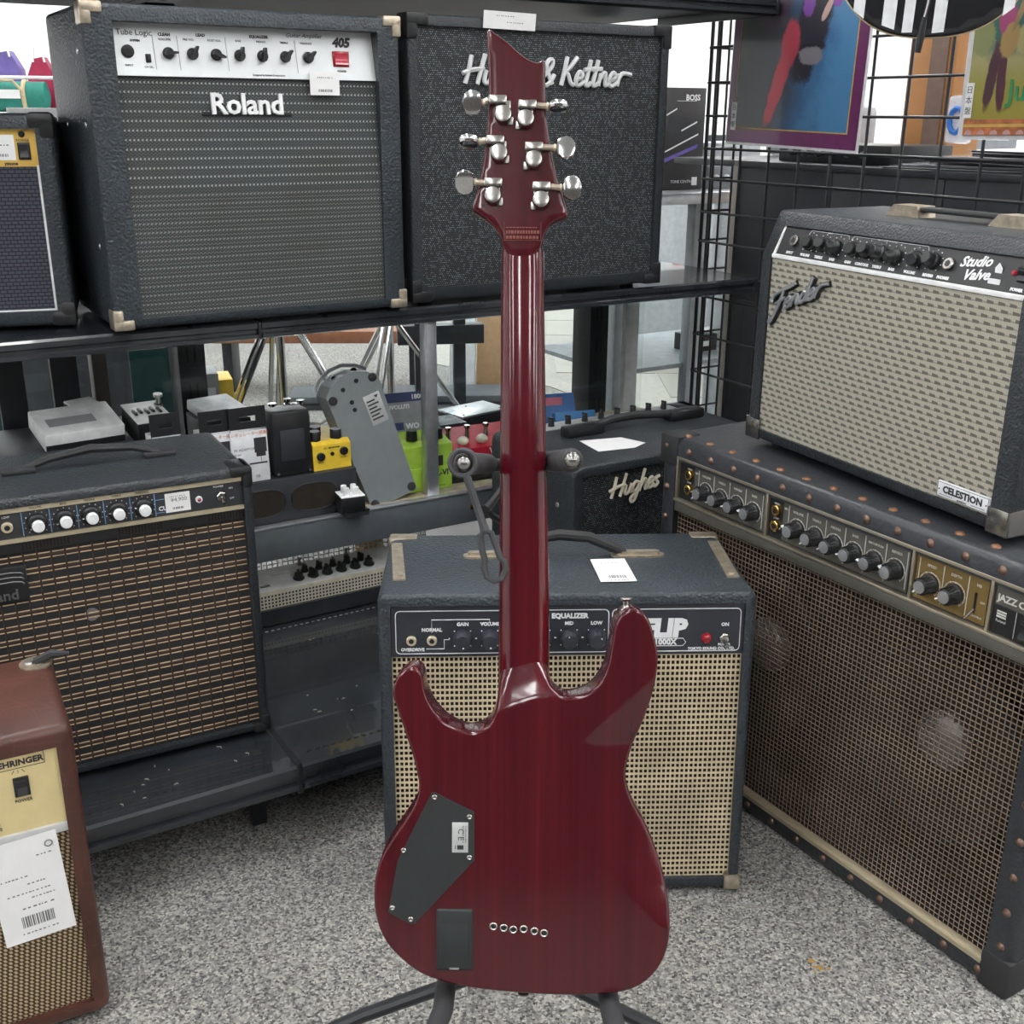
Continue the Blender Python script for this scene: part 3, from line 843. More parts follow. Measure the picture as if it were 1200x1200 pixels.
# ================================================================ FLIP combo (centre)
def amp_flip():
    w_, h_, d_ = .5265, .48, .288
    t = thing('guitar_amplifier', 'grey-black FLIP combo amplifier with beige lattice cloth standing on the carpet behind the guitar', 'amplifier', (.0797, 1.3886, .0), 2.19, 3.9)
    cb = cabinet(t, w_, h_, d_, .0175, .0150, .017, .017, .02, 'tolex_blue', r=.010, e=.006, z0=.010)
    # the front leans back 4 degrees while the base stays level on the carpet
    tg_ = math.tan(rad(3.9))
    for v in cb.data.vertices:
        if v.co.z < .1: v.co.z += v.co.y * tg_
    fm = MB().cyl((0, 0, -.001), (0, 0, .020), .014, .0155, 14).mesh('foot', 'black_rubber')
    for x in (-w_ / 2 + .05, w_ / 2 - .05):
        for y in (.05, d_ - .05): put(fm, 'foot', t, (x, y, y * tg_))
    MB().box(-.2455, .248, .004, .010, .387, .4622).build('control_panel', 'panel_navy', t, smooth=0)
    m = MB()
    def rr(x0, x1, z0, z1, r=.006):
        P = []
        for cx, cz, a0 in ((x0 + r, z0 + r, PI), (x1 - r, z0 + r, 1.5 * PI), (x1 - r, z1 - r, 0), (x0 + r, z1 - r, .5 * PI)):
            for k in range(4): P.append((cx + r * math.cos(a0 + k * PI / 6), .0036, cz + r * math.sin(a0 + k * PI / 6)))
        m.tube(P, .0007, 4, closed=True)
    rr(-.239, .0575, .3915, .4545); rr(.0625, .243, .3915, .4545)
    m.tube([(-.189, .0036, .4225), (-.189, .0036, .4415), (-.1085, .0036, .4415), (-.1085, .0036, .436)], .0006, 4)
    m.tube([(-.197, .0036, .3985), (-.172, .0036, .3985), (-.172, .0036, .412), (-.165, .0036, .412)], .0006, 4)
    T = lambda s, x, z, sz, **k: m.text(s, x, .0036, z, sz, **k)
    T('NORMAL', -.189, .4245, .0068, bold=.0003); T('OVERDRIVE', -.216, .3955, .0062, bold=.0003); T('GAIN', -.146, .4325, .0068, bold=.0003); T('VOLUME', -.108, .4325, .0068, bold=.0003)
    T('EQUALIZER', .003, .4425, .0098, bold=.0005); T('HIGH', -.036, .4325, .0068, bold=.0003); T('MID', .0022, .4325, .0068, bold=.0003); T('LOW', .0405, .4325, .0068, bold=.0003)
    T('ON', .2215, .4285, .0068, bold=.0003); T('POWER', .2215, .3990, .0050, bold=.0002); T('TOKYO SOUND CO., LTD.', .2035, .3930, .0056, bold=.0002)
    T('FLIP', .135, .4140, .036, bold=.0022, shear=.08)
    T('1000X', .138, .4015, .0115, bold=.0005); m.tube([(.108, .0036, .3995), (.163, .0036, .3995), (.167, .0036, .4045), (.163, .0036, .4105), (.108, .0036, .4105), (.104, .0036, .4045)], .0005, 4, closed=True)
    ks = [(-.1464, .4135), (-.1085, .4135), (-.036, .4135), (.0022, .4135), (.0405, .4135)]
    for x, z in ks:
        for a in (-.014, .014):
            for b_ in (-.011, .011): m.cyl((x + a * .8, .0042, z + b_), (x + a * .8, .0034, z + b_), .0010, n=8)
        for a in (-.0185, .0185): m.cyl((x + a, .0042, z), (x + a, .0034, z), .0010, n=8)
    m.build('panel_lettering', 'white_print', t, smooth=0)
    a = lathe_mesh('knob', 'panel_navy', [(0, .0132), (.006, .0132), (.008, .0118), (.017, .0108), (.0185, .0098)], 24)
    p = MB().cyl((0, -.0192, .0075), (0, -.018, .0075), .0011, n=8).mesh('pointer_dot', 'white_print')
    for (x, z), an in zip(ks, (3.0, 3.0, .2, -.15, .9)):
        o = put(a, 'knob', t, (x, .004, z), (0, an, 0)); put(p, 'pointer_dot', o)
    jack_parts(t, [(-.2175, .4115), (-.189, .4115)], .004, .0072, 'nickel_cream')
    MB().lathe([(0, .0078), (.002, .0075), (.006, .006), (.008, .003)], (.196, .004, .4105), (0, -1, 0), 18).build('pilot_lamp', 'dull_red', t)
    toggle(t, .2215, .004, .4105, .0078)
    MB().box(-.2455, .248, .012, .016, .027, .387).build('grille_cloth', 'cloth_hole', t, smooth=0)
    lattice(t, -.2455, .248, .027, .385, .0095, .0067, .0085, .0022, .0025, 'lattice_beige', th=.0018)
    # metal strips on the top edges, corners, handle
    st = MB()
    for x, xb in ((-.236, -.250), (.243, .251)):
        m = MB(); P = [(x - .009, .060), (x + .009, .060), (xb + .008, .235), (xb - .009, .235)]
        m.prism(P, 'z', h_ - .001, h_ + .0022); m.prism([((a + x) / 2 if b_ < .1 else (a + xb) / 2, b_ + (.012 if b_ < .1 else -.012)) for a, b_ in P], 'z', h_ + .002, h_ + .0042)
        m.build('edge_strip', 'aged_nickel', t)
    for x, sx in ((-w_ / 2 - .0015, 1), (w_ / 2 + .0015, -1)):
        m = MB(); m.box(min(x, x + sx * .045), max(x, x + sx * .045), d_ - .028, d_ + .002, h_ - .012, h_ + .002, .004); m.build('corner_protector', 'aged_nickel', t)
        L_corner(x, .008, sx, 1, .024, .024, -.003, .03).build('corner_protector', 'aged_nickel', t)
    hy = .168
    def slot(x0, x1, r):
        return [(x0 + r * math.cos(PI / 2 + k * PI / 8), hy + r * math.sin(PI / 2 + k * PI / 8)) for k in range(9)] + [(x1 + r * math.cos(-PI / 2 + k * PI / 8), hy + r * math.sin(-PI / 2 + k * PI / 8)) for k in range(9)]
    hd = MB().tube([(-.095, hy, h_ + .006), (-.06, hy, h_ + .024), (0, hy, h_ + .034), (.045, hy, h_ + .030), (.09, hy, h_ + .010), (.1, hy, h_ + .004)], [.006, .0075, .0085, .0085, .0075, .006], 10).build('handle', 'black_rubber', t)
    for x0, x1 in ((-.135, -.075), (.09, .150)):
        m = MB(); m.prism(slot(x0, x1, .011), 'z', h_ - .001, h_ + .003); m.prism(slot(x0 + .003, x1 - .003, .0065), 'z', h_ + .002, h_ + .008); m.build('handle_mount', 'aged_nickel', hd)
    tg = tag_paper('price_tag', None, .052, .098, ((1.5, 0, .3, .004), (1.8, 0, -.45, .004)))
    tag(tg, 'white paper price tag tied to the handle of the FLIP amplifier, lying on its top', 'price tag', 'loose paper price tags')
    tg.matrix_world = t_mat(t) @ Matrix.Translation((.073, .092, h_ + .003)) @ Matrix.Rotation(rad(3), 4, 'Z') @ Matrix.Rotation(rad(-89), 4, 'X')
amp_flip()
# ================================================================ riveted stage combo (right)
tolex('vinyl_worn', (.024, .027, .032), 200, .22, .36, worn=(.05, .05, .052))
def amp_jc():
    w_, h_, d_ = .76, .596, .28
    t = thing('guitar_amplifier', 'large black riveted stage amplifier reading JAZZ CHORUS, with brown lattice cloth and rows of knobs', 'amplifier', (.454, 1.5069, 0), -58.17)
    cabinet(t, w_, h_, d_, .038, .038, .040, .038, .105, 'vinyl_worn', r=.014, e=.012, z0=.0)
    # rivets
    rv = lathe_mesh('rivet', 'rivet_copper', [(0, .0062), (.0016, .0058), (.0034, .0038), (.0042, .0012)], 12)
    rt = MB().lathe([(0, .0066), (.0016, .006), (.003, .004), (.0036, .0012)], (0, 0, 0), (0, 0, 1), 12).mesh('rivet', 'rust_orange')
    for k in range(14):
        x = -.364 + k * .0535
        put(rv, 'rivet', t, (min(x, .366), 0, .579))
        if x < .34: put(rt, 'rivet', t, (x + .025, .022, h_))
        if k < 13: put(rv, 'rivet', t, (-.335 + k * .056, 0, .020))
    for k in range(9):
        for x in (-.362, .362): put(rv, 'rivet', t, (x, 0, .075 + k * .054))
    rs = MB().lathe([(0, .0055), (.0016, .005), (.003, .003), (.0036, .001)], (0, 0, 0), (-1, 0, 0), 10).mesh('rivet', 'rivet_copper')
    for k in range(6): put(rs, 'rivet', t, (-w_ / 2, .022, .07 + k * .09))
    # corner pieces of thick vinyl
    for sx, x in ((1, -w_ / 2 - .003), (-1, w_ / 2 + .003)):
        for z0, z1 in ((-.0, .058), (h_ - .05, h_ + .003)):
            MB().box(min(x, x + sx * .046), max(x, x + sx * .046), -.003, .05, z0, z1, .006).build('corner_protector', 'black_rubber', t)
    # panel frame
    X0, X1 = -.340, .340
    MB().box(X0, X1, .006, .014, .484, .566).build('panel_backing', 'black_plastic', t, smooth=0)
    m = MB()
    m.box(X0, X1, -.001, .008, .5615, .5665, .0008); m.box(X0, X1, -.003, .008, .4885, .4935, .001)
    for x in (X0, -.1285, .1455, .2655): m.box(x, x + .0045, -.0005, .008, .489, .5655, .0008)
    m.build('panel_trim', 'trim_champagne', t)
    MB().box(X0, X1, -.001, .012, .470, .4885, .003).build('lower_rail', 'panel_olive', t)
    for x0, x1, mt in ((-.297, -.1315, 'panel_olive'), (-.094, .1400, 'panel_olive'), (.1515, .2615, 'panel_gold')):
        MB().box(x0, x1, .004, .0075, .4965, .5565).build('channel_panel', mt, t, smooth=0)
    jk = [(-.3118, .5385), (-.3118, .5140), (-.1095, .5385), (-.1095, .5140)]
    jack_parts(t, jk, .006, .0085, 'brass')
    toggle(t, -.085, .004, .525, .0035, 'bright_switch')
    toggle(t, -.287, .004, .525, .0035, 'bright_switch')
    ks = [(-.268 + .037 * i, .522) for i in range(4)] + [(-.0640 + .0365 * i, .5225) for i in range(6)] + [(.1755, .5225), (.2135, .5225)]
    kb = MB().lathe([(0, .0138), (.003, .0136), (.005, .0118), (.021, .0098), (.022, .0092)], (0, 0, 0), (0, -1, 0), 28)
    for k in range(18):
        a = k / 18 * 2 * PI; kb.box(.0112 * math.cos(a) - .0007, .0112 * math.cos(a) + .0007, -.019, -.005, .0112 * math.sin(a) - .0007, .0112 * math.sin(a) + .0007)
    kb = kb.mesh('knob', 'knob_grey')
    kc = MB().lathe([(.0215, .0086), (.0228, .0084), (.0230, .006)], (0, 0, 0), (0, -1, 0), 20).mesh('cap', 'aluminium')
    kp = MB().box(-.0009, .0009, -.0232, -.006, .0085, .0128).mesh('pointer', 'white_print', 0)
    for i, (x, z) in enumerate(ks):
        o = put(kb, 'knob', t, (x, .004, z), (0, -2.4 + .35 * (i % 5), 0)); put(kc, 'cap', o); put(kp, 'pointer', o)
    m = MB()
    for x, z in ks:
        m.tube([(x + .0162 * math.sin(-2.5 + .3125 * k), .0037, z + .0162 * math.cos(-2.5 + .3125 * k)) for k in range(17)], .00045, 4)
        for k in range(11):
            a = -2.5 + .5 * k; m.tube([(x + .0145 * math.sin(a), .0037, z + .0145 * math.cos(a)), (x + .0170 * math.sin(a), .0037, z + .0170 * math.cos(a))], .0004, 4)
    for x in (-.2865, -.2495, -.2125, -.1755, -.1375, -.0825, -.0457, -.009, .0275, .064, .1005, .137, .1565, .1945, .2325): m.box(x - .0005, x + .0005, .0034, .0042, .500, .554)
    names = ('VOLUME', 'TREBLE', 'MIDDLE', 'BASS', 'VOLUME', 'TREBLE', 'MIDDLE', 'BASS', 'DISTORTION', 'REVERB', 'SPEED', 'DEPTH')
    for (x, z), s_ in zip(ks, names): m.text(s_, x, .0037, .5455, .0052 if len(s_) < 8 else .0044, ext=.0002)
    m.text('CHANNEL 1', -.215, .0055, .5585, .0046, ext=.0002); m.text('CHANNEL 2', .025, .0055, .5585, .0046, ext=.0002)
    for x in (-.3118, -.1095): m.text('HIGH', x, .0055, .5475, .0046, ext=.0002); m.text('LOW', x, .0055, .5245, .0046, ext=.0002)
    for x in (-.2915, -.0885): m.text('BRT', x, .0037, .546, .0042, ext=.0002)
    m.text('VIB', .2475, .0037, .5445, .0052, ext=.0002); m.text('OFF', .2555, .0037, .524, .0042, ext=.0002); m.text('CHORUS', .249, .0037, .503, .0042, ext=.0002)
    m.build('panel_lettering', 'panel_white', t, smooth=0)
    MB().box(.2435, .2465, .0030, .0045, .509, .536).build('mode_slot', 'black_plastic', t, smooth=0)
    MB().tube([(.245, .004, .513), (.2435, -.012, .503)], .0016, 6).build('mode_lever', 'chrome', t)
    b = MB().box(.2725, .3375, .0035, .0075, .4955, .5585).build('badge', 'panel_olive', t, smooth=0)
    MB().text('JAZZ CHORUS', .2755, .003, .5385, .0125, 'LEFT', bold=.0003, ext=.0003, spc=.93).build('badge_lettering', 'panel_white', b, smooth=0)
    MB().box(.2725, .3375, .0025, .004, .4955, .5325).build('badge_base', 'black_plastic', b, smooth=0)
    m = MB()
    for z in (.524, .5205, .517): m.box(.278, .291, .002, .0028, z, z + .0022)
    m.text('Roland', .2845, .0024, .511, .005, ext=.0002); m.box(.3040, .3046, .002, .0028, .4965, .532)
    m.build('badge_mark', 'panel_white', b, smooth=0)
    rocker(t, .322, .003, .512, .016, .02)
    # grille: open lattice in front of the speakers
    lattice(t, -.340, .340, .042, .471, .011, .0080, .0080, .0011, .0011, 'lattice_tan', th=.0008)
    def annulus(cx, cz, r0, r1, y):
        mm = MB(); A = mm.ring((cx, y, cz), (0, -1, 0), r0, 40); B_ = mm.ring((cx, y, cz), (0, -1, 0), r1, 40)
        for i in range(40): mm.bm.faces.new((A[i], A[(i + 1) % 40], B_[(i + 1) % 40], B_[i]))
        return mm
    MB().box(-.341, .341, .098, .104, .041, .472).build('baffle', 'cloth_brown', t, smooth=0)
    for cx in (-.178, .178):
        sp = MB().lathe([(0, .150), (.004, .148), (.003, .128), (-.02, .085), (-.030, .045)], (cx, .062, .265), (0, -1, 0), 40, False, True).build('speaker_cone', 'cloth_brown', t)
        MB().ball((cx, .085, .265), .046, 24, 14, (1, .55, 1)).build('dust_cap', 'cap_dull', sp)
        MB().tube([(cx + .140 * math.cos(k * PI / 24), .055, .265 + .140 * math.sin(k * PI / 24)) for k in range(48)], .0045, 6, closed=True).build('rim', 'cloth_dark', sp)
    m = MB(); m.box(-.340, .340, -.001, .012, .029, .042, .003); m.box(-.340, .340, -.0025, .005, .036, .0395, .001)
    m.build('bottom_trim', 'champagne', t)
amp_jc()

# ================================================================ combo on top of it
def amp_fender():
    w_, h_, d_ = .5246, .363, .24
    Z0 = .5965
    t = thing('guitar_amplifier', 'black combo amplifier reading Fender and Studio Valve, silver-beige cloth, on top of the riveted amplifier', 'amplifier', (.498, 1.5379, Z0), -64.1)
    z0 = .014
    def wf(z): return 0 if z < .300 else (z - .300) * .027 / .063
    cabinet(t, w_, h_ + .006, d_, .0245, .030, .016, .021, .022, 'tolex_black', r=.006, e=.005, z0=z0, breaks=(.300,), warp=wf)
    feet(t, w_, d_, .016, .016, .04)
    MB().box(-.238, .2325, .004, .012, .028, .3005).build('grille_cloth', 'silver_cloth', t, smooth=0)
    tl = math.atan2(.027, .063)
    def py(z): return .004 + wf(z)
    m = MB(); m.prism([(py(.3055), .3055), (py(.348), .348), (py(.348) + .006, .348), (py(.3055) + .006, .3055)], 'x', -.238, .2325); m.build('control_panel', 'black_plastic', t, smooth=0)
    m = MB(); m.box(-.238, .2325, .0015, .008, .3005, .3065, .0008); m.prism([(.0025, .304), (py(.348) - .0015, .348), (py(.348) + .003, .348), (.006, .304)], 'x', -.238, -.2345)
    m.build('panel_trim', 'white_plastic', t)
    kz = .3285
    kx = [-.170, -.140, -.111, -.078, -.0495, -.0205, .0075, .0405, .073]
    a = lathe_mesh('knob', 'black_plastic', [(0, .0108), (.005, .0108), (.007, .0088), (.016, .0080), (.017, .007)], 20)
    for x in kx: put(a, 'knob', t, (x, py(kz), kz), (-tl, random.uniform(-2, 2), 0))
    jack_parts(t, [(-.203, .3275), (.1005, .3275)], py(.3275), .0085, 'nickel', tilt=tl)
    m = MB()
    def tx(s, x, z, size, **k): m.text(s, x, py(z) - .0005, z, size, face='tilt', yscale=tl, ext=.0002, **k)
    for s_, x in zip(('VOLUME', 'TREBLE', 'BASS', 'GAIN', 'CONTOUR', 'TREBLE', 'BASS', 'VOLUME', 'REVERB'), kx): tx(s_, x, .3095, .0052, bold=.0003)
    tx('INPUT', -.205, .3095, .0052, bold=.0003); tx('PHONES', .0985, .3095, .0052, bold=.0003); tx('POWER', .214, .3095, .0052, bold=.0003)
    for x in kx:
        for k in range(9):
            an = -2.4 + k * .6
            zz = kz + .0138 * math.cos(an); xx = x + .0138 * math.sin(an)
            m.box(xx - .0007, xx + .0007, py(zz) - .0006, py(zz) + .0004, zz - .0007, zz + .0007)
    for x0, x1 in ((-.178, -.093), (-.088, .058)):
        z = .3452
        m.tube([(x0, py(z - .005) - .0004, z - .005), (x0 + .003, py(z) - .0004, z), (x1 - .003, py(z) - .0004, z), (x1, py(z - .005) - .0004, z - .005)], .0005, 4)
    tx('DRIVE', -.135, .3440, .0035); tx('VALVE DRIVE CHANNEL', -.02, .3440, .0035)
    tx('Studio', .140, .3300, .0185, shear=.35, bold=.0005, rot=.12); tx('Valve', .148, .3150, .0185, shear=.35, bold=.0005, rot=.12)
    zb = .326; 
    m.prism([(.1735, .320), (.1825, .320), (.1835, .332), (.178, .3385), (.1725, .332)], 'y', py(.329) - .0012, py(.329) - .0004)
    m.prism([(.169, .3125), (.187, .3125), (.187, .3195), (.169, .3195)], 'y', py(.316) - .0012, py(.316))
    m.build('panel_lettering', 'white_print', t, smooth=0)
    MB().lathe([(0, .0035), (.002, .0035), (.004, .002)], (.2015, py(.329), .329), (0, -1, .3), 12).build('pilot_lamp', 'red_led', t)
    rocker(t, .219, py(.328) - .001, .328, .015, .013)
    # script badge
    m = MB(); script(m, 'Fender', -.228, -.0022, .216, .036, .0026, .25, .50, .0, 1.32); m.build('logo', 'aluminium', t)
    m = MB(); script(m, 'Fender', -.228, .0030, .216, .036, .0050, .25, .50, .0, 1.32); m.build('logo_backing', 'black_plastic', t)
    b = MB().box(.143, .230, .0005, .005, .0325, .0545, .0015).build('speaker_badge', 'white_paint', t)
    m = MB(); m.text('CELESTION', .1865, .0002, .0405, .0128, bold=.0005, ext=.0002); m.text('speakers', .1865, .0002, .0352, .0045, ext=.0002)
    m.box(.149, .171, 0, .0006, .0368, .0372); m.box(.202, .224, 0, .0006, .0368, .0372)
    for x in (.1475, .2255): m.cyl((x, .0006, .0435), (x, 0, .0435), .0011, n=8)
    for a_, c_ in (((.1445, .0338), (.2285, .0342)), ((.1445, .0528), (.2285, .0532)), ((.1445, .0338), (.1449, .0532)), ((.2281, .0338), (.2285, .0532))): m.box(a_[0], c_[0], 0, .0006, a_[1], c_[1])
    m.build('badge_lettering', 'black_print', b, smooth=0)
    # bent metal corners at the bottom
    for sx in (-1, 1):
        x = sx * (w_ / 2 + .0015)
        m = MB()
        m.box(min(x, x - sx * .033), max(x, x - sx * .033), -.0025, .002, z0 - .001, z0 + .032, .0008)
        m.prism([(-.0025, z0 - .001), (.055, z0 - .001), (.062, z0 + .012), (.062, z0 + .05), (.052, z0 + .052), (.040, z0 + .034), (-.0025, z0 + .032)], 'x', min(x, x - sx * .0018), max(x, x - sx * .0018))
        m.lathe([(0, .004), (.0015, .0035), (.002, .001)], (x, .053, z0 + .043), (sx, 0, 0), 10)
        m.build('corner_protector', 'nickel', t)
    # strap handle with metal end caps
    hy = d_ * .55; hz = h_ + .006
    hd = MB().box(-.075, .075, hy - .012, hy + .012, hz + .008, hz + .015, .003).build('handle', 'black_rubber', t)
    for x0, x1 in ((-.128, -.062), (.062, .150)):
        m = MB(); m.prism([(x0, hz - .001), (x1, hz - .001), (x1 - .004, hz + .016), (x0 + .016, hz + .016)], 'y', hy - .017, hy + .017); m.build('handle_cap', 'aged_nickel', hd)
amp_fender()

# ================================================================ the guitar
def lacquer(name, ca, cb, cc, rough, scuff=True):
    m, nt, b = new_mat(name)
    g = noise(nt, coords(nt, (95, 4, 1.6)), 1.0, 5, .6)
    g2 = noise(nt, coords(nt, (14, 14, .7)), 1.0, 2)
    c = ramp(nt, g, [(.3, ca), (.55, cb), (.75, cc)])
    c = mix(nt, ramp(nt, g2, [(.4, .0), (.7, .5)]), c, ca)
    nt.links.new(c, b.inputs['Base Color'])
    if scuff:
        r_ = ramp(nt, noise(nt, coords(nt), 60, 8, .75), [(.35, rough), (.75, rough + .07)]); nt.links.new(r_, b.inputs['Roughness'])
    else: b.inputs['Roughness'].default_value = rough
    b.inputs['Coat Weight'].default_value = .35; b.inputs['Coat Roughness'].default_value = .03 if not scuff else .05
    b.inputs['IOR'].default_value = 1.48
lacquer('cherry_lacquer', (.050, .0030, .0065), (.072, .0042, .009), (.098, .006, .012), .13)
lacquer('cherry_neck', (.056, .0022, .006), (.085, .0032, .009), (.14, .008, .012), .10, False)
GB = [(-128.4, 326.7), (-122.8, 334.2), (-113.4, 339.6), (-105.9, 338.1), (-101.4, 331.4), (-98.3, 314.7), (-90.8, 298.5), (-79.5, 285.3), (-66.3, 277.1), (-53.1, 273.4), (-40.0, 276.5), (-31.5, 284.0), (-27.0, 294), (-24.6, 308.0), (-23.0, 324), (-20.0, 339), (-13.5, 350), (2.6, 354), (18.5, 350), (25.4, 339), (28.6, 326), (33.5, 316.8), (44.2, 310.0), (59.2, 311.6), (72.3, 318.5), (81.5, 329.9), (87.0, 343.1), (90.6, 362.0), (93.4, 380.8), (97.8, 392.1), (105.2, 398.9), (112.6, 400.8), (120.1, 398.3), (127.7, 390.4), (133.5, 373.5), (137.5, 354.7), (136.9, 335.9), (132.4, 309.4), (123.3, 279.0), (114.2, 256.2), (108.8, 237.2), (108.2, 222.0), (114.8, 201.0), (126.3, 180.1), (136.0, 159.2), (143.8, 138.1), (149.8, 115.2), (153.1, 92.1), (153.3, 69.1), (150.5, 49.8), (143.2, 32.3), (132.0, 18.8), (118.8, 9.8), (99.9, 4.2), (61.9, 1.3), (24.0, 1.8), (-14.0, 4.3), (-51.9, 8.7), (-82.3, 15.5), (-105.1, 25.0), (-124.1, 40.3), (-137.4, 55.7), (-146.1, 74.9), (-149.9, 97.9), (-148.8, 121.0), (-143.2, 142.1), (-133.7, 159.4), (-120.6, 178.6), (-109.3, 197.7), (-104.8, 213.0), (-105.6, 228.2), (-111.3, 251.0), (-118.9, 273.7), (-126.4, 296.4), (-131.0, 311.5)]
HEAD = [(-38.8, 978.3), (-29.2, 975.2), (-18.4, 967.9), (-7.6, 958.5), (3.2, 951.1), (11.8, 948.7), (18.9, 950.2), (19.7, 925.8), (21.3, 894.0), (26.4, 864.3), (32.0, 838.8), (43.1, 803.6), (42.1, 798.2), (28.1, 791.7), (20.6, 781.0), (17.0, 768.5), (9, 759.5), (-2.4, 756.0), (-14, 759.5), (-22.2, 768.5), (-27.0, 782.0), (-39.0, 794.5), (-53.1, 804.1), (-53.7, 807.3), (-46.7, 829.7), (-40.4, 868.1), (-37.4, 910.7), (-37.6, 942.4)]
def resample_closed(P, step):
    n = len(P); out = []
    for i in range(n):
        p0, p1, p2, p3 = [np.array(P[(i + k) % n], float) for k in (-1, 0, 1, 2)]
        L = np.linalg.norm(p2 - p1); k = max(1, int(L / step))
        for j in range(k):
            t = j / k
            out.append(.5 * (2 * p1 + (p2 - p0) * t + (2 * p0 - 5 * p1 + 4 * p2 - p3) * t * t + (3 * p1 - p0 - 3 * p2 + p3) * t ** 3))
    return np.array(out)
def seg_dist(Q, P):
    A = P; B_ = np.roll(P, -1, 0); D = B_ - A; L2 = (D ** 2).sum(1) + 1e-12
    best = np.full(len(Q), 1e9)
    for a, d, l in zip(A, D, L2):
        t = np.clip(((Q - a) @ d) / l, 0, 1)
        best = np.minimum(best, np.hypot(*(Q - a - t[:, None] * d).T))
    return best
def inside(Q, P):
    c = np.zeros(len(Q), bool); B_ = np.roll(P, -1, 0)
    for (x0, y0), (x1, y1) in zip(P, B_):
        m_ = ((y0 > Q[:, 1]) != (y1 > Q[:, 1]))
        with np.errstate(divide='ignore', invalid='ignore'):
            c ^= m_ & (Q[:, 0] < (x1 - x0) * (Q[:, 1] - y0) / (y1 - y0 + 1e-12) + x0)
    return c
def sstep(a, b, x):
    t = np.clip((x - a) / (b - a), 0, 1); return t * t * (3 - 2 * t)
def plate_mesh(outline, step, grid, hfun, back_depth, front_depth, extra_rings=(1.2, 2.6, 4.4)):
    """solid whose back (towards -Y) is a height field over the outline, with vertical sides down to front_depth"""
    P = resample_closed(outline, step)
    if ((P[:, 0] * np.roll(P[:, 1], -1) - np.roll(P[:, 0], -1) * P[:, 1]).sum()) < 0: P = P[::-1]
    T = np.roll(P, -1, 0) - np.roll(P, 1, 0); T /= np.linalg.norm(T, axis=1)[:, None]
    Nn = np.stack([-T[:, 1], T[:, 0]], 1)
    pts = [P]
    for r in extra_rings:
        Q = P + Nn * r
        ok = seg_dist(Q, P) > r * .93
        pts.append(Q[ok & inside(Q, P)])
    x0, y0 = P.min(0); x1, y1 = P.max(0)
    G = np.array([(x, y) for x in np.arange(x0, x1, grid) for y in np.arange(y0, y1, grid)])
    G = G[inside(G, P)]; G = G[seg_dist(G, P) > max(extra_rings) + grid * .5]
    pts.append(G)
    A = np.concatenate(pts)
    vs, es, fs, *_ = delaunay_2d_cdt([Vector(p) for p in A], [(i, (i + 1) % len(P)) for i in range(len(P))], [], 1, 1e-4)
    V = np.array([(v.x, v.y) for v in vs])
    D = seg_dist(V, P)
    Hh = hfun(V[:, 0], V[:, 1], D)
    m = MB()
    bv = [m.bm.verts.new((v[0] / 1000, h / 1000, v[1] / 1000)) for v, h in zip(V, Hh)]
    for f in fs: m.bm.faces.new([bv[i] for i in f])
    edge = [e for e in m.bm.edges if len(e.link_faces) == 1]
    # side wall
    ret = bmesh.ops.extrude_edge_only(m.bm, edges=edge)
    nv = [g for g in ret['geom'] if isinstance(g, bmesh.types.BMVert)]
    for v in nv: v.co.y = front_depth / 1000
    m.bm.edges.ensure_lookup_table()
    ee = [e for e in m.bm.edges if len(e.link_faces) == 1]
    bmesh.ops.contextual_create(m.bm, geom=ee)
    return m
def body_h(x, z, D):
    h = np.zeros(len(x))
    # back plane ends along a line running across the heel; beyond it the surface falls away to the neck
    zb = np.interp(x, [-60, -53, -34, -16, 14, 46, 60], [272, 275, 288, 299, 308.6, 311.5, 312])
    tongue = sstep(-56, -30, x) * (1 - sstep(34, 60, x)) * (z > 255)
    d_ = np.maximum(0, z - zb)
    fall = sstep(0, 46, d_) * 19.5 + 1.6 * sstep(0, 9, d_)
    h += fall * sstep(-44, -26, x) * (1 - sstep(30, 46, x))
    # rounded edge, growing to the neck's half-round on the tongue
    R_ = 3.2 + 14.0 * sstep(2, 44, d_) * ((x > -34) & (x < 38))
    h += np.where(D < R_, R_ - np.sqrt(np.maximum(0, R_ ** 2 - (R_ - D) ** 2)), 0)
    # belly contour on the right
    xb = np.interp(z, [60, 73, 86, 115, 153, 187, 220, 263, 336, 350], [162, 152, 135, 108, 82, 69, 63, 60, 138, 152])
    cv = np.maximum(0, x - xb)
    h += 13.5 * (cv / 47) ** 1.25
    return h
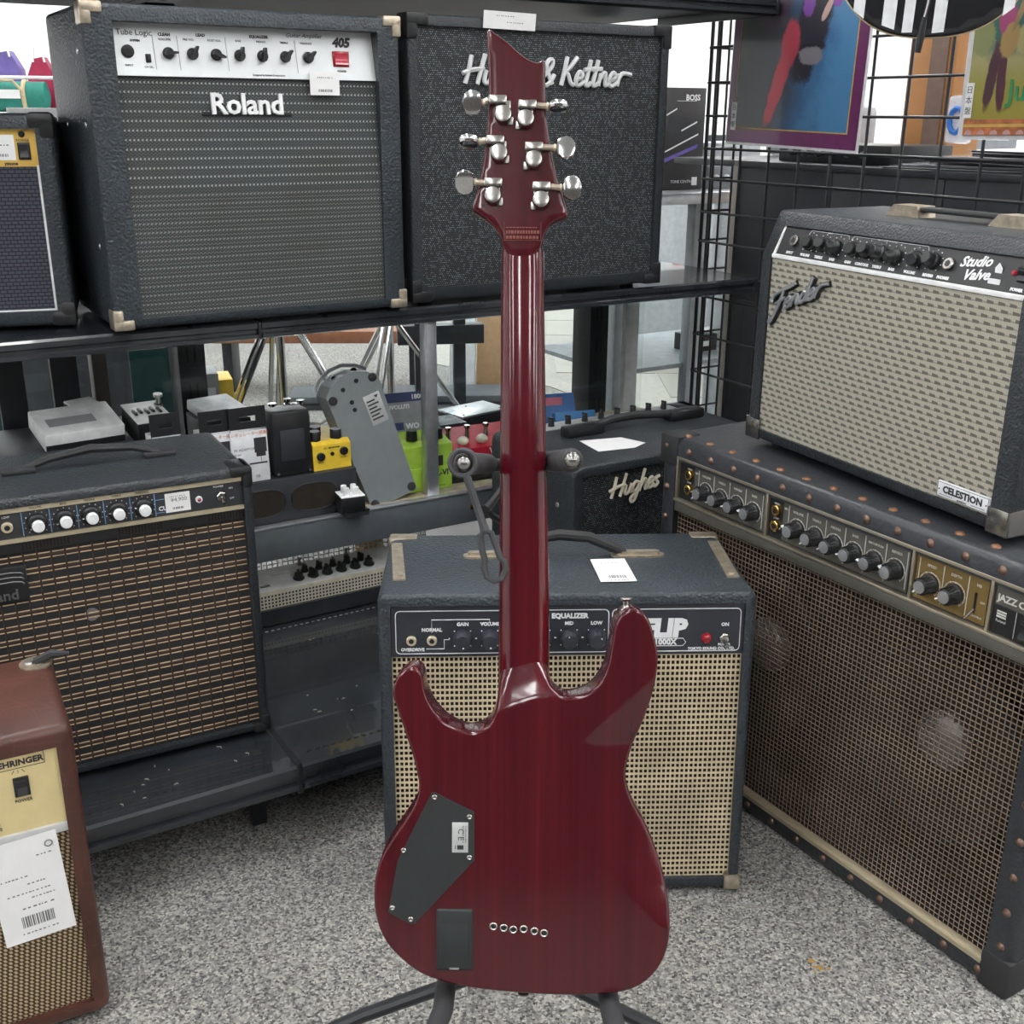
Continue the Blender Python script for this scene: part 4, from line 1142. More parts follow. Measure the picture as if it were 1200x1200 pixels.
def guitar():
    t = thing('electric_guitar', 'glossy cherry-red electric guitar seen from the back, standing upright on a black stand', 'guitar', (.0112, .9196, .2473), 0, 17)
    m = plate_mesh(GB, 3, 5.0, body_h, 0, 46, (.5, 1.3, 2.4, 3.6))
    bd = m.build('body', 'cherry_lacquer', t, smooth=50)
    # neck: lofted D sections, rows (z, half width, y of the back, y of the fretboard side, centre x)
    rows = [(790, 15, 25, 37, -2.6), (778, 19, 24.5, 40, -2.4), (764, 21.4, 25, 42, -2.0), (745, 22.0, 26, 43, -1.8), (600, 23.4, 24.5, 43.5, -.6), (450, 25.6, 22.5, 43.5, 1.6), (400, 26.3, 21.5, 43.5, 2.3), (368, 26.5, 20.0, 43.5, 2.6), (350, 26.7, 18.6, 43.5, 2.7), (335, 26.6, 18.2, 43.5, 2.6), (318, 26, 19.5, 43.5, 2.4), (300, 24, 24, 43.5, 2)]
    m = MB(); rings = []
    for z, hw, yb, yf, cx in rows:
        rg = []
        for k in range(15):
            a = PI * k / 14
            ex = .72
            c_, s_ = math.cos(a), math.sin(a)
            rg.append(m.bm.verts.new(((cx - hw * math.copysign(abs(c_) ** ex, c_)) / 1000, (yf - (yf - yb) * s_ ** .8) / 1000, z / 1000)))
        rings.append(rg)
    m.skin(rings)
    nk = m.build('neck', 'cherry_neck', t, smooth=60)
    fb = MB(); fb.prism([(-.0238, .768), (.0198, .768), (.0295, .30), (-.0245, .30)], 'y', .0430, .0495); fb.build('fretboard', 'rosewood', t)
    fm = MB()
    for k in range(1, 25):
        z = .768 - .70 * (1 - 2 ** (-k / 12)); hw = .0218 + (.768 - z) * .0113
        fm.box(-.002 - hw + (.768 - z) * .011, -.002 + hw + (.768 - z) * .0095, .049, .0504, z - .001, z + .001)
    fm.build('frets', 'nickel', t)
    # headstock, tipped slightly back
    def hh(x, z, D): return 24.5 - (z - 770) * .065 + np.where(D < 2.5, 2.5 - np.sqrt(np.maximum(0, 6.25 - (2.5 - D) ** 2)), 0)
    m = plate_mesh(HEAD, 2.2, 5, hh, 0, 40, (1.0, 2.4))
    for v in m.bm.verts:
        if v.co.y > .0399: v.co.y = .039 - (v.co.z - .770) * .065
    hs = m.build('headstock', 'cherry_lacquer', t, smooth=50)
    # cream binding along the slanted tip
    P = [(-38.8, 978.3), (-29.2, 975.2), (-18.4, 967.9), (-7.6, 958.5), (3.2, 951.1), (11.8, 948.7), (18.9, 950.2)]
    MB().tube([(p.x / 1000, .0375 - (p.y / 1000 - .77) * .065, p.y / 1000 + .0004) for p in smooth_poly(P)], .0012, 6).build('binding', 'maple_cream', hs)
    def hy(z): return (24.5 - (z - 770) * .065) / 1000
    m = MB(); 
    for i in range(3):
        q = -.019
        while q < .013: b_ = random.uniform(.0012, .003); m.box(q, q + b_, hy(778) - .0006, hy(778) + .001, .7862 - i * .0055, .7892 - i * .0055); q += b_ + .0008
    for a, c_ in (((-.021, .7735), (.0165, .7739)), ((-.021, .7925), (.0165, .7929)), ((.0163, .7735), (.0167, .7929)), ((-.0212, .7735), (-.0208, .7929))): m.box(a[0], c_[0], hy(783) - .0006, hy(783) + .002, a[1], c_[1])
    m.build('serial_stamp', 'stamp_gold', hs, smooth=0)
    # tuning machines
    caps = [(-22.5, 896.1), (-26.5, 858.5), (-32.7, 816.9), (.1, 892.0), (8.5, 852.4), (16.0, 813.0)]
    hous = [(-27.1, 910.2), (-29.4, 871.0), (-31.3, 829.7), (.7, 905.6), (7.7, 864.9), (15.4, 826.3)]
    btn = [(-53.3, 907.4), (-56.9, 869.8), (-61.0, 830.0), (32.8, 904.3), (40.6, 864.1), (47.3, 825.0)]
    brot = [.25, 1.45, .5, 1.5, -.2, .1]
    for i in range(6):
        sx = -1 if i < 3 else 1
        cx, cz = caps[i][0] / 1000, caps[i][1] / 1000; hx, hz = hous[i][0] / 1000, hous[i][1] / 1000
        y0 = hy(cz * 1000)
        m = MB()
        m.lathe([(-.001, .0088), (.008, .0088), (.010, .0080), (.0105, .0055)], (cx, y0, cz), (0, -1, 0), 24)
        e0, e1 = hx - sx * .0085, hx + sx * .0105
        m.box(min(e0, e1), max(e0, e1), y0 - .0095, y0 + .001, hz - .0046, hz + .0046, .0018)
        m.box(cx - .0075, cx + .0075, y0 - .005, y0 + .001, min(cz, hz), max(cz, hz), .001)
        m.box(cx + sx * -.0075 - .0028, cx + sx * -.0075 + .0028, y0 - .002, y0 + .001, cz - .0095, cz - .001, .0009)
        m.lathe([(0, .0016), (.001, .0014)], (cx - sx * .0082, y0 - .0015, cz - .0078), (0, -1, 0), 8)
        o = m.build('tuning_machine', 'nickel', t)
        bx, bz = btn[i][0] / 1000, btn[i][1] / 1000
        m = MB(); m.cyl((e1, y0 - .005, hz), (bx - sx * .0105, y0 - .005, bz), .0030, n=12)
        m.lathe([(0, .0035), (.0015, .0042), (.003, .0032)], (bx - sx * .0125, y0 - .005, bz), (sx, 0, 0), 12)
        m.build('tuner_shaft', 'aged_nickel', o)
        # kidney shaped button turned about its shaft
        m = MB(); m.M = Matrix.Translation((bx, y0 - .005, bz)) @ Matrix.Rotation(brot[i], 4, 'X')
        prof = [(-9.5, 3.5), (-8.6, 8.2), (-4, 11.6), (1.5, 12.4), (6.5, 10.2), (9.6, 5), (10.4, 0), (9.6, -5), (6.5, -10.2), (1.5, -12.4), (-4, -11.6), (-8.6, -8.2), (-9.5, -3.5)]
        rs = []
        for yy, sc in ((-.0040, .70), (-.0032, .92), (-.001, 1), (.001, 1), (.0032, .92), (.0040, .70)):
            rs.append([m.bm.verts.new((sx * a * sc / 1000, yy, b_ * sc / 1000)) for a, b_ in prof])
        m.skin(rs)
        m.build('tuner_button', 'chrome', o)
    # control cavity cover with screws and label, battery box, ferrules, strap buttons
    PL = [(-91.1, 211.7), (-87.7, 211.8), (-47.9, 192.2), (-47.5, 142.0), (-107.9, 76.0), (-112.8, 75.7), (-135.2, 87.6), (-125.7, 141.5)]
    cv = MB().prism([(a / 1000, b_ / 1000) for a, b_ in PL], 'y', -.0012, .002).build('cavity_cover', 'cavity_black', t)
    sc = lathe_mesh('screw', 'nickel', [(0, .0030), (.0012, .0028), (.0020, .0018), (.0014, .0008)], 12)
    for x, z in [(-88.1, 207.4), (-52.6, 187.2), (-52.4, 145.4), (-119.6, 152.4), (-130.9, 92.8), (-112.1, 81.0)]: put(sc, 'screw', cv, (x / 1000, -.0012, z / 1000))
    lb = MB().box(-.0702, -.0538, -.0017, -.001, .1502, .1814, .0006).build('label', 'label_silver', cv)
    m = MB(); m.M = Matrix.Translation((-.062, -.0019, .166)) @ Matrix.Rotation(PI / 2, 4, 'Y')
    m.text('C E', -.003, 0, -.002, .0085, ext=.0001); m.text('Conforms with', -.003, 0, .0050, .0028, ext=.0001); m.text('EN 55103 Rev A', -.003, 0, .0022, .0026, ext=.0001)
    m.box(.008, .0125, -.0001, .0001, -.003, .0035); m.box(.0082, .0123, -.0001, .0001, -.0052, -.0045)
    m.build('label_print', 'black_print', lb, smooth=0)
    bt = MB().box(-.0861, -.0483, -.0022, .003, .0273, .0915, .004, 3).build('battery_box', 'cavity_black', t)
    m = MB(); m.box(-.0816, -.0528, -.0036, -.002, .0300, .0790, .0009); m.box(-.0820, -.0524, -.0040, -.002, .0775, .0790, .0005); m.build('battery_lid', 'cavity_black', bt)
    m = MB(); m.box(-.0725, -.0625, -.0039, -.0030, .0292, .0318, .0003); m.build('lid_catch', 'steel', bt)
    fr = MB().lathe([(-.002, .0042), (.0004, .0042), (.0010, .0034), (.0004, .0024), (-.002, .0022)], (0, 0, 0), (0, -1, 0), 18).mesh('string_ferrule', 'nickel')
    fh = MB().cyl((0, -.0006, 0), (0, .001, 0), .0023, n=12).mesh('ferrule_hole', 'black_plastic')
    for x, z in [(-27.6, 73.3), (-17.0, 71.8), (-7.2, 70.0), (3.4, 70.6), (14.4, 68.6), (24.3, 66.6)]:
        o = put(fr, 'string_ferrule', t, (x / 1000, 0, z / 1000)); put(fh, 'ferrule_hole', o)
    sb = MB().lathe([(-.002, .007), (0, .0062), (.003, .0035), (.007, .0035), (.0095, .0062), (.011, .0058)], (0, 0, 0), (0, 0, 1), 18).mesh('strap_button', 'nickel')
    put(sb, 'strap_button', t, (.1065, .024, .3985)); put(sb, 'strap_button', t, (.004, .024, .002), (PI, 0, 0))
    # front hardware that shows only from the side
    MB().box(-.030, .026, .046, .052, .062, .078, .002).build('bridge', 'nickel', t)
    for z in (.118, .225): MB().box(-.033, .033, .0455, .0505, z - .009, z + .009, .003).build('pickup', 'black_plastic', t)
    st = MB()
    for k in range(6):
        a = (-.0205 + k * .0081, .0515, .768); b_ = (-.0235 + k * .0095 + .001, .0555, .07); st.cyl(a, b_, .0005, n=5)
    st.build('strings', 'steel', t)
guitar()

# ================================================================ guitar stand
def stand():
    t = thing('guitar_stand', 'black tubular guitar stand with rubber yoke and rest arms holding the red guitar', 'guitar stand', (.0112, 1.02, 0))
    G = Matrix.Translation((.0112, .9196, .2473)) @ Matrix.Rotation(-rad(17), 4, 'X')
    L = Matrix.Translation((-.0112, -1.02, 0))
    def g(x, y, z): return L @ G @ Vector((x, y, z))
    # mast behind the guitar, from the hub up to the yoke
    hub = g(.003, .125, .075)
    top = g(.003, .108, .545)
    low = Vector((0, .080, .135))
    MB().tube([low + Vector((0, 0, -.015)), low, hub, g(.003, .120, .30), top], .0095, 12).build('mast', 'black_metal', t)
    MB().cyl(g(.003, .125, .03), g(.003, .122, .13), .016, n=16).build('hub', 'black_plastic', t)
    MB().cyl(low + Vector((0, 0, -.018)), low + Vector((0, 0, .03)), .018, n=16).build('leg_hub', 'black_plastic', t)
    # yoke: crossbar and two padded arms reaching towards the back of the guitar
    yk = MB().tube([g(-.058, .070, .545), g(-.045, .092, .545), g(.003, .103, .545), g(.040, .092, .545), g(.048, .070, .546)], .0075, 10).build('yoke', 'black_metal', t)
    for x, z in ((-.0585, .5470), (.0475, .5505)):
        prof = [(0, .0095)]
        for k in range(7): prof += [(.008 + k * .010, .0112), (.012 + k * .010, .0100)]
        prof += [(.082, .0118), (.094, .0120), (.098, .009)]
        a = g(x * .62, .078, z - .001); b_ = g(x, -.030, z)
        MB().lathe([(q * (b_ - a).length / .098, r_) for q, r_ in prof], a, b_ - a, 18).build('yoke_pad', 'grey_rubber', yk)
        MB().ball(b_, .0085, 16, 10).build('yoke_cap', 'chrome_dark', yk)
    # hanging safety strap: ring, band, forked loop
    m = MB()
    c0 = g(-.0595, -.030, .5470)
    dirp = lambda x, z, y=-.033: g(x, y, z)
    m.tube([dirp(-.0595 + .0125 * math.cos(k * PI / 10), .547 + .0125 * math.sin(k * PI / 10)) for k in range(20)], .0030, 8, closed=True)
    m.tube([dirp(-.056, .535), dirp(-.048, .512), dirp(-.0395, .487), dirp(-.0375, .481)], [.0042, .0038, .0040, .0048], 8)
    lp = [(-.0375, .481), (-.0420, .476), (-.0405, .463), (-.0375, .452), (-.0385, .445), (-.0355, .4355), (-.028, .4315), (-.0205, .4345), (-.0170, .443), (-.0185, .4515), (-.0225, .4545), (-.0275, .468), (-.0315, .479)]
    m.tube([dirp(a, b_) for a, b_ in lp], .0033, 8, closed=True)
    m.build('safety_strap', 'grey_rubber', t)
    # little clamp lever under the yoke
    m = MB(); m.tube([g(-.012, .090, .535), g(-.034, .060, .505), g(-.040, .050, .498)], [.004, .005, .006], 8); m.tube([g(-.044, .05, .502), g(-.03, .055, .490), g(-.01, .07, .478), g(.003, .09, .470)], [.003, .004, .004, .005], 8)
    m.build('clamp_lever', 'black_metal', t)
    # rest arms: come forward under the body and turn up in front of the guitar's back face
    for sx, x, e1, e2 in ((-1, -.0790, (-.088, -.040, -.024), (-.0945, -.058, -.030)), (1, .0935, (.0975, -.040, -.024), (.102, -.066, -.034))):
        arm = MB().tube([hub + Vector((sx * .012, 0, .0)), g(x * .9, .100, -.004), g(x, .055, -.0145), g(x, .000, -.0145), g(*e1), g(*e2)], .0075, 10).build('rest_arm', 'black_metal', t)
        MB().tube([g(x, .060, -.0145), g(x, .0, -.0145), g(*e1), g(*e2)], .0108, 14).build('rest_pad', 'grey_rubber', arm)
        MB().ball(g(*e2), .0112, 14, 10).build('rest_cap', 'cap_grey', arm)
    # three legs
    for x, y in ((-.37, .010), (.33, -.030), (.0, .30)):
        e = Vector((x, y, .012))
        s_ = low
        lg = MB().tube([s_, s_ + (e - s_) * .5 + Vector((0, 0, .01)), e], .0085, 10).build('leg', 'black_metal', t)
        MB().tube([e + (s_ - e) * .05, e - (s_ - e) * .006], .0118, 12).build('foot_cap', 'black_rubber', lg)
stand()
# ================================================================ shelving unit (gondola)
def lip_profile(n0, zt, hgt):
    """cross section (n, z) of a shelf with a rolled front lip"""
    return [(n0 + .004, zt), (n0, zt - .004), (n0, zt - hgt * .45), (n0 + .006, zt - hgt * .55), (n0 + .006, zt - hgt * .72), (n0 - .003, zt - hgt * .80), (n0 - .003, zt - hgt), (n0 + .010, zt - hgt - .004), (n0 + .014, zt - .014)]
def shelf_part(name, parent, s0, s1, n0, n1, zt, hgt, mat='shelf_black'):
    m = MB(); m.prism(lip_profile(n0, zt, hgt) + [(n1, zt - .014), (n1, zt)], 'x', s0, s1)
    return m.build(name, mat, parent, smooth=30)
def sh(name, label, cat='shelf', group=None): return thing(name, label, cat, W(0, 0, 0), SYAW, 0, group)
for s0, s1, lab in ((-1.35, -.308, 'black base shelf under the basket-weave amplifier'), (-.298, 1.00, 'empty black base shelf between the basket-weave amplifier and the FLIP amplifier')):
    u = sh('base_shelf', lab)
    b = shelf_part('tray', u, s0, s1, -.483, .022, .1427, .042)
    m = MB(); k = s0 + .02
    while k < s1 - .02:
        m.box(k, k + .0075, -.452, -.4485, .1424, .1430); k += .0135
    m.build('slot_row', 'cloth_hole', b, kind='stuff', smooth=0)
    if s0 > -1:
        m = MB(); k = s0 + .05
        while k < .6:
            m.box(k, k + .006, .002, .0045, .1424, .1432); k += .012
        m.build('dash_row', 'grey_print', b, kind='stuff', smooth=0)
        MB().box(-.308, -.298, -.480, .02, .09, .1440, .001).build('joint_bracket', 'black_metal', u)
    MB().box(s0, s1, -.10, -.085, 0., .10).build('kick_panel', 'black_metal', u, smooth=0)
    MB().box(-.36 if s0 < -1 else .94, -.335 if s0 < -1 else .965, -.40, -.38, 0, .125, .002).build('shelf_foot', 'black_metal', u)
    # crumbs and dust lying on the tray
    m = MB()
    for i in range(20):
        a, b_ = random.uniform(-.85, -.33) if s0 < -1 else random.uniform(-.28, .1), random.uniform(-.455, -.37 if s0 < -1 else -.05); q = random.uniform(0, PI); l = random.uniform(.002, .010)
        m.tube([(a, b_, .1432), (a + l * .5 * math.cos(q), b_ + l * .5 * math.sin(q), .1436), (a + l * math.cos(q + .6), b_ + l * math.sin(q + .6), .1433)], .0004, 4)
    m.build('dust_crumbs', 'cream_plastic', u, kind='stuff')
for s0, s1, la, lb in ((-1.35, -.159, 'black upper shelf segment under the Roland amplifier', 'top shelf segment above the Roland amplifier'), (-.153, 1.027, 'black upper shelf segment under the sparkling black amplifier', 'top shelf segment above the sparkling black amplifier')):
    u = sh('upper_shelf', la); shelf_part('tray', u, s0, s1, 0, .415, .7507, .030)
    MB().box(s1 - .002, s1 + .004, -.003, .41, .718, .7485, .001).build('end_bracket', 'black_metal', u)
    u = sh('top_shelf', lb); shelf_part('tray', u, s0, s1, 0, .90, 1.337, .030, 'shelf_dark')
    MB().box(s1 - .002, s1 + .004, -.003, .41, 1.304, 1.335, .001).build('end_bracket', 'black_metal', u)
for s, lab in ((-.200, 'black slotted upright post left of the power adaptor boxes'), (.860, 'black slotted upright post right of the guitar neck')):
    u = sh('shelf_upright', lab, 'post')
    MB().box(s, s + .058, .42, .50, 0, 1.30, .002).build('post', 'black_metal', u)
    sl = MB().box(0, .004, .4190, .4215, 0, .035).mesh('slot', 'cloth_hole', 0)
    for k in range(14):
        for q in (.018, .034): put(sl, 'slot', u, (s + q, 0, .12 + k * .08))

# ================================================================ display case behind the base shelf
case = thing('display_case', 'low glass display case with grey front board and aluminium posts holding effect pedals', 'display case', W(0, 0, 0), SYAW)
MB().box(-1.1, 1.02, .0, .014, .290, .3570, .001).build('front_board', 'grey_board', case)
MB().box(-1.1, 1.02, -.002, .016, .3545, .3590, .001).build('board_edge', 'aluminium', case)
MB().box(-1.1, 1.02, .014, .415, .340, .3560).build('deck', 'tan_strip', case, smooth=0)
MB().box(-1.1, 1.02, .030, .415, .110, .1660, .001).build('lower_deck', 'black_metal', case)
MB().box(-1.1, 1.02, .024, .034, .143, .1760, .001).build('lower_rail', 'shelf_black', case)
m = MB(); m.box(.180, .206, .016, .040, .3575, .742, .001); m.box(.183, .203, .0145, .0165, .3575, .742, .0005)
m.build('front_post', 'aluminium', case)
for s in (-.560, -.460, -.385): MB().box(s, s + (.05 if s < -.4 else .028), .36 if s > -.4 else .38, .40, .356, .742, .001).build('rear_post', 'post_bronze' if s > -.4 else 'dark_panel', case)
MB().box(.205, 1.02, .026, .030, .3575, .742).build('front_pane', 'clear_glass', case, smooth=0)
MB().box(-1.1, 1.02, .402, .407, .356, .742).build('rear_pane', 'clear_glass', case, smooth=0)
MB().box(.950, .990, .385, .405, .356, .742, .001).build('rear_post', 'white_paint', case)
MB().box(.563, .588, -.0025, 0, .318, .329, .001).build('lock_plate', 'brass', case) if False else None
MB().box(.270, .292, -.0022, .001, .318, .328, .001).build('maker_plate', 'brass', case)
for o in ():
    if o.name.startswith('rear_post') and o.data.materials[0] is None: pass

# ---------------------------------------------------------------- pedals and boxes in the case
def sthing(name, label, cat, s, n, z, yaw=0, tilt=0, group=None, rx=0): return thing(name, label, cat, W(s, n, z), SYAW + yaw, tilt, group, rx)
DECK = .3565
RIS = .443
# black riser with oval cut-outs
def oval(cx, cz, a, b, n=24): return [(cx + a * math.copysign(abs(math.cos(2 * PI * k / n)) ** .7, math.cos(2 * PI * k / n)), cz + b * math.copysign(abs(math.sin(2 * PI * k / n)) ** .7, math.sin(2 * PI * k / n))) for k in range(n)]
t = sthing('pedal_riser', 'black riser board with oval cut-outs under the yellow pedal', 'stand', -.20, .02, DECK)
m = MB(); m.box(-.072, .225, 0, .006, .0005, .0865, .001); m.box(-.072, .225, .005, .20, .078, .0865, .001); m.box(-.072, .225, .195, .2, .0005, .078)
m.build('board', 'dark_panel', t)
for cx in (.028, .135):
    h = MB().prism(oval(cx, .043, .046, .027), 'y', -.0006, .0008).build('cutout', 'cloth_hole', t)
    P = oval(cx, .043, .0465, .0275); MB().tube([(a, -.0008, b) for a, b in P], .0009, 5, closed=True).build('cutout_rim', 'black_plastic', h)
# white flat processor
t = sthing('effects_unit', 'large flat white effects unit behind the amplifier handle', 'effects pedal', -.455, .20, DECK + .176, 6, group=None, rx=14)
MB().box(-.072, .072, -.05, .055, 0, .035, .003).build('body', 'pedal_white', t); MB().box(-.071, .071, -.0512, -.049, .002, .014).build('front_band', 'black_plastic', t)
m = MB(); m.box(-.055, .03, -.02, .01, .035, .0354); m.build('panel_mark', 'grey_print', t, smooth=0)
# stack of boxes carrying the rear pedals
t = sthing('display_step', 'dark step board carrying the rear effects pedals', 'stand', -.42, .10, DECK)
MB().box(-.20, .14, 0, .26, 0, .162, .002).build('board', 'dark_panel', t); MB().box(-.2005, .1405, -.001, .002, .155, .163).build('edge', 'black_plastic', t)
t = sthing('effects_pedal', 'small white pedal with black side behind the flat white unit', 'effects pedal', -.415, .31, DECK + .163, 20, rx=10)
MB().box(-.028, .028, -.04, .04, 0, .04, .002).build('body', 'black_plastic', t); MB().box(-.028, .028, -.041, .040, .039, .043, .001).build('top_plate', 'pedal_white', t); MB().box(.008, .018, -.03, -.015, .043, .048).build('switch', 'black_plastic', t)
t = sthing('effects_pedal', 'white-topped equalizer pedal with a row of sliders', 'effects pedal', -.330, .17, DECK + .163, 4, rx=8)
MB().box(-.034, .034, -.04, .06, 0, .045, .002).build('body', 'black_plastic', t); MB().box(-.0345, .0345, -.0405, .0605, .044, .048, .001).build('top_plate', 'pedal_white', t)
sl = MB().box(-.0025, .0025, -.012, .012, .048, .052, .0008).mesh('slider', 'black_plastic')
for k in range(5): put(sl, 'slider', t, (-.025 + k * .0115, .005 + .006 * (k % 2), 0))
MB().lathe([(0, .008), (.004, .008), (.005, .005), (.018, .005), (.019, .009), (.024, .009)], (.028, .03, .048), (0, 0, 1), 14).build('footswitch', 'chrome', t)
# adaptor packs with hang holes
def pack(s, n, z, w_, h_, label, printed):
    t = sthing('adaptor_box', label, 'box', s, n, z, 0, 3, group='power adaptor boxes')
    r = .0050; hx = w_ * .15; zc = h_ - .022
    hole = [(-hx + r * math.cos(PI / 2 + k * PI / 6), zc + r * math.sin(PI / 2 + k * PI / 6)) for k in range(7)] + [(hx + r * math.cos(-PI / 2 + k * PI / 6), zc + r * math.sin(-PI / 2 + k * PI / 6)) for k in range(7)]
    # header plate with a real slot: quads around the hole
    m = MB()
    for y in (0, .002):
        pass
    m.box(-w_ / 2, w_ / 2, 0, .002, h_ - .017, h_); m.box(-w_ / 2, w_ / 2, 0, .002, h_ - .045, h_ - .027)
    m.box(-w_ / 2, -hx - r, 0, .002, h_ - .027, h_ - .017); m.box(hx + r, w_ / 2, 0, .002, h_ - .027, h_ - .017)
    m.build('hang_header', 'black_plastic', t, smooth=0)
    MB().box(-w_ / 2, w_ / 2, 0, .045, 0, h_ - .040, .001).build('carton', 'white_paint', t)
    if printed:
        m = MB(); m.text('レギュレーター搭載!', .001, -.0004, h_ - .0535, .0078, ext=.0001); m.build('orange_lettering', 'print_orange', t, smooth=0)
        m = MB(); m.text('9V ADAPTOR', -w_ / 2 + .004, -.0004, h_ - .082, .0068, 'LEFT', ext=.0001); m.text('AC100V', -w_ / 2 + .004, -.0004, h_ - .090, .004, 'LEFT', ext=.0001)
        m.box(w_ * .12, w_ * .46, -.0004, .0004, h_ - .088, h_ - .060); m.box(w_ * .16, w_ * .42, -.0004, .0004, h_ - .096, h_ - .087); m.box(w_ * .28, w_ * .29, -.0004, .0004, h_ - .106, h_ - .095)
        m.box(-w_ * .05, w_ * .45, -.0004, .0004, h_ - .110, h_ - .107)
        for k in range(6): m.box(-w_ * .28 + k * .0016, -w_ * .28 + k * .0016 + .0009, -.0004, .0004, .006, .026)
        m.text('CE', w_ * .16, -.0004, .008, .007, ext=.0001)
        m.build('black_lettering', 'black_print', t, smooth=0)
pack(-.330, .035, DECK + .0005, .054, .235, 'power adaptor box with black hang header, leftmost, half behind the basket-weave amplifier', False)
pack(-.242, .035, RIS + .001, .058, .143, 'power adaptor box with black hang header, middle of three', True)
pack(-.182, .028, RIS + .001, .070, .144, 'power adaptor box with black hang header beside the tall black plug adaptor', True)
t = sthing('white_carton', 'small flat white carton lying behind the adaptor boxes', 'box', -.165, .28, RIS + .075, 10, rx=8)
MB().box(-.045, .045, -.04, .05, 0, .022, .003).build('carton', 'white_paint', t); MB().box(-.046, .046, -.041, -.039, .004, .018).build('flap', 'aluminium', t)
t = sthing('box_stack', 'dark box under the white carton behind the adaptor boxes', 'box', -.165, .28, RIS + .0005)
MB().box(-.05, .05, -.05, .06, 0, .072, .002).build('carton', 'dark_panel', t); MB().box(-.051, .051, -.051, -.049, .06, .073).build('flap', 'black_plastic', t)
# tall black adaptor
t = sthing('power_adaptor', 'tall black plug-in power adaptor standing on the riser', 'power adaptor', -.098, .030, RIS + .001, 0, 2)
MB().box(-.038, .038, 0, .055, 0, .126, .005).build('body', 'black_plastic', t); MB().box(-.024, .024, -.0012, .002, .030, .090, .001).build('recessed_label', 'dark_panel', t)
for x in (-.032, .032): MB().lathe([(0, .0028), (.001, .0024)], (x, 0, .006), (0, -1, 0), 10).build('screw', 'steel', t)
t = sthing('effects_pedal', 'chrome-topped pedal with footswitches behind the tall black adaptor', 'effects pedal', -.060, .16, RIS + .001, -10)
MB().box(-.05, .04, -.03, .06, 0, .092, .003).build('body', 'steel_dark', t)
for x, y in ((-.03, -.01), (.005, .02), (.028, .0)): MB().lathe([(0, .009), (.004, .009), (.005, .005), (.016, .005), (.017, .0085), (.022, .0085)], (x, y, .092), (0, 0, 1), 14).build('footswitch', 'chrome', t)
MB().box(.0, .03, .03, .045, .092, .1, .002).build('lever', 'chrome', t)
# yellow pedal
t = sthing('effects_pedal', 'yellow effects pedal with three black knobs and jack sockets on the riser', 'effects pedal', -.019, .032, RIS + .001, 0)
m = MB(); m.prism([(0, 0), (0, .050), (.012, .056), (.11, .056), (.115, .05), (.115, 0)], 'x', -.039, .039); m.build('body', 'pedal_yellow', t, smooth=20)
pk = MB().lathe([(0, .0115), (.018, .0112), (.019, .0105)], (0, 0, 0), (0, 0, 1), 18).mesh('knob', 'black_plastic'); pc = MB().cyl((0, 0, .0188), (0, 0, .0196), .0105, n=18).mesh('cap', 'grey_print')
for x, y in ((-.026, .022), (.018, .022), (-.012, .055)): o = put(pk, 'knob', t, (x, y, .055)); put(pc, 'cap', o)
jack_parts(t, [(-.024, .028), (.024, .034)], 0, .0085, 'black_plastic', 'socket'); MB().cyl((.0, .001, .031), (0, -.002, .031), .004, n=12).build('power_inlet', 'black_plastic', t)
m = MB(); m.text('t.c. electronic', 0, -.0004, .042, .006, ext=.0001, bold=.0002); m.text('INPUT', -.024, -.0004, .015, .0035, ext=.0001); m.text('OUTPUT', .024, -.0004, .02, .0035, ext=.0001); m.build('lettering', 'black_print', t, smooth=0)
t = sthing('cable_coil', 'green and white plugs lying behind the yellow pedal', 'cable', .045, .165, RIS + .001)
MB().tube([(-.03 + .03 * math.cos(k * .5), .02 * math.sin(k * .5), .05 + .004 * (k % 3)) for k in range(13)], .004, 6).build('cable', 'white_plastic', t); MB().box(.01, .06, -.01, .03, 0, .07, .012).build('plug_body', 'box_green', t)
# small black pedal with four white knobs
t = sthing('effects_pedal', 'small black pedal with four white knobs beside the grey wah', 'effects pedal', .022, -.003 + .022, DECK + .0035, -6)
t.location = W(-.006, -.034, .372)
t2 = sthing('pedal_support', 'small dark block under the black four-knob pedal', 'stand', .004, -.030, .3595)
MB().box(-.024, .024, .0, .05, 0, .0120, .001).build('block', 'dark_panel', t2); MB().box(-.0245, .0245, -.0005, .002, .009, .0125).build('edge', 'black_plastic', t2)
MB().box(-.024, .024, 0, .045, 0, .030, .002).build('body', 'black_plastic', t); MB().box(-.024, .024, -.0005, .045, .0295, .032, .001).build('top_plate', 'pedal_white', t)
wk = MB().lathe([(0, .006), (.014, .0058), (.015, .005)], (0, 0, 0), (0, 0, 1), 14).mesh('knob', 'white_plastic')
for x in (-.010, .009):
    for y in (.012, .030): put(wk, 'knob', t, (x, y, .0318))
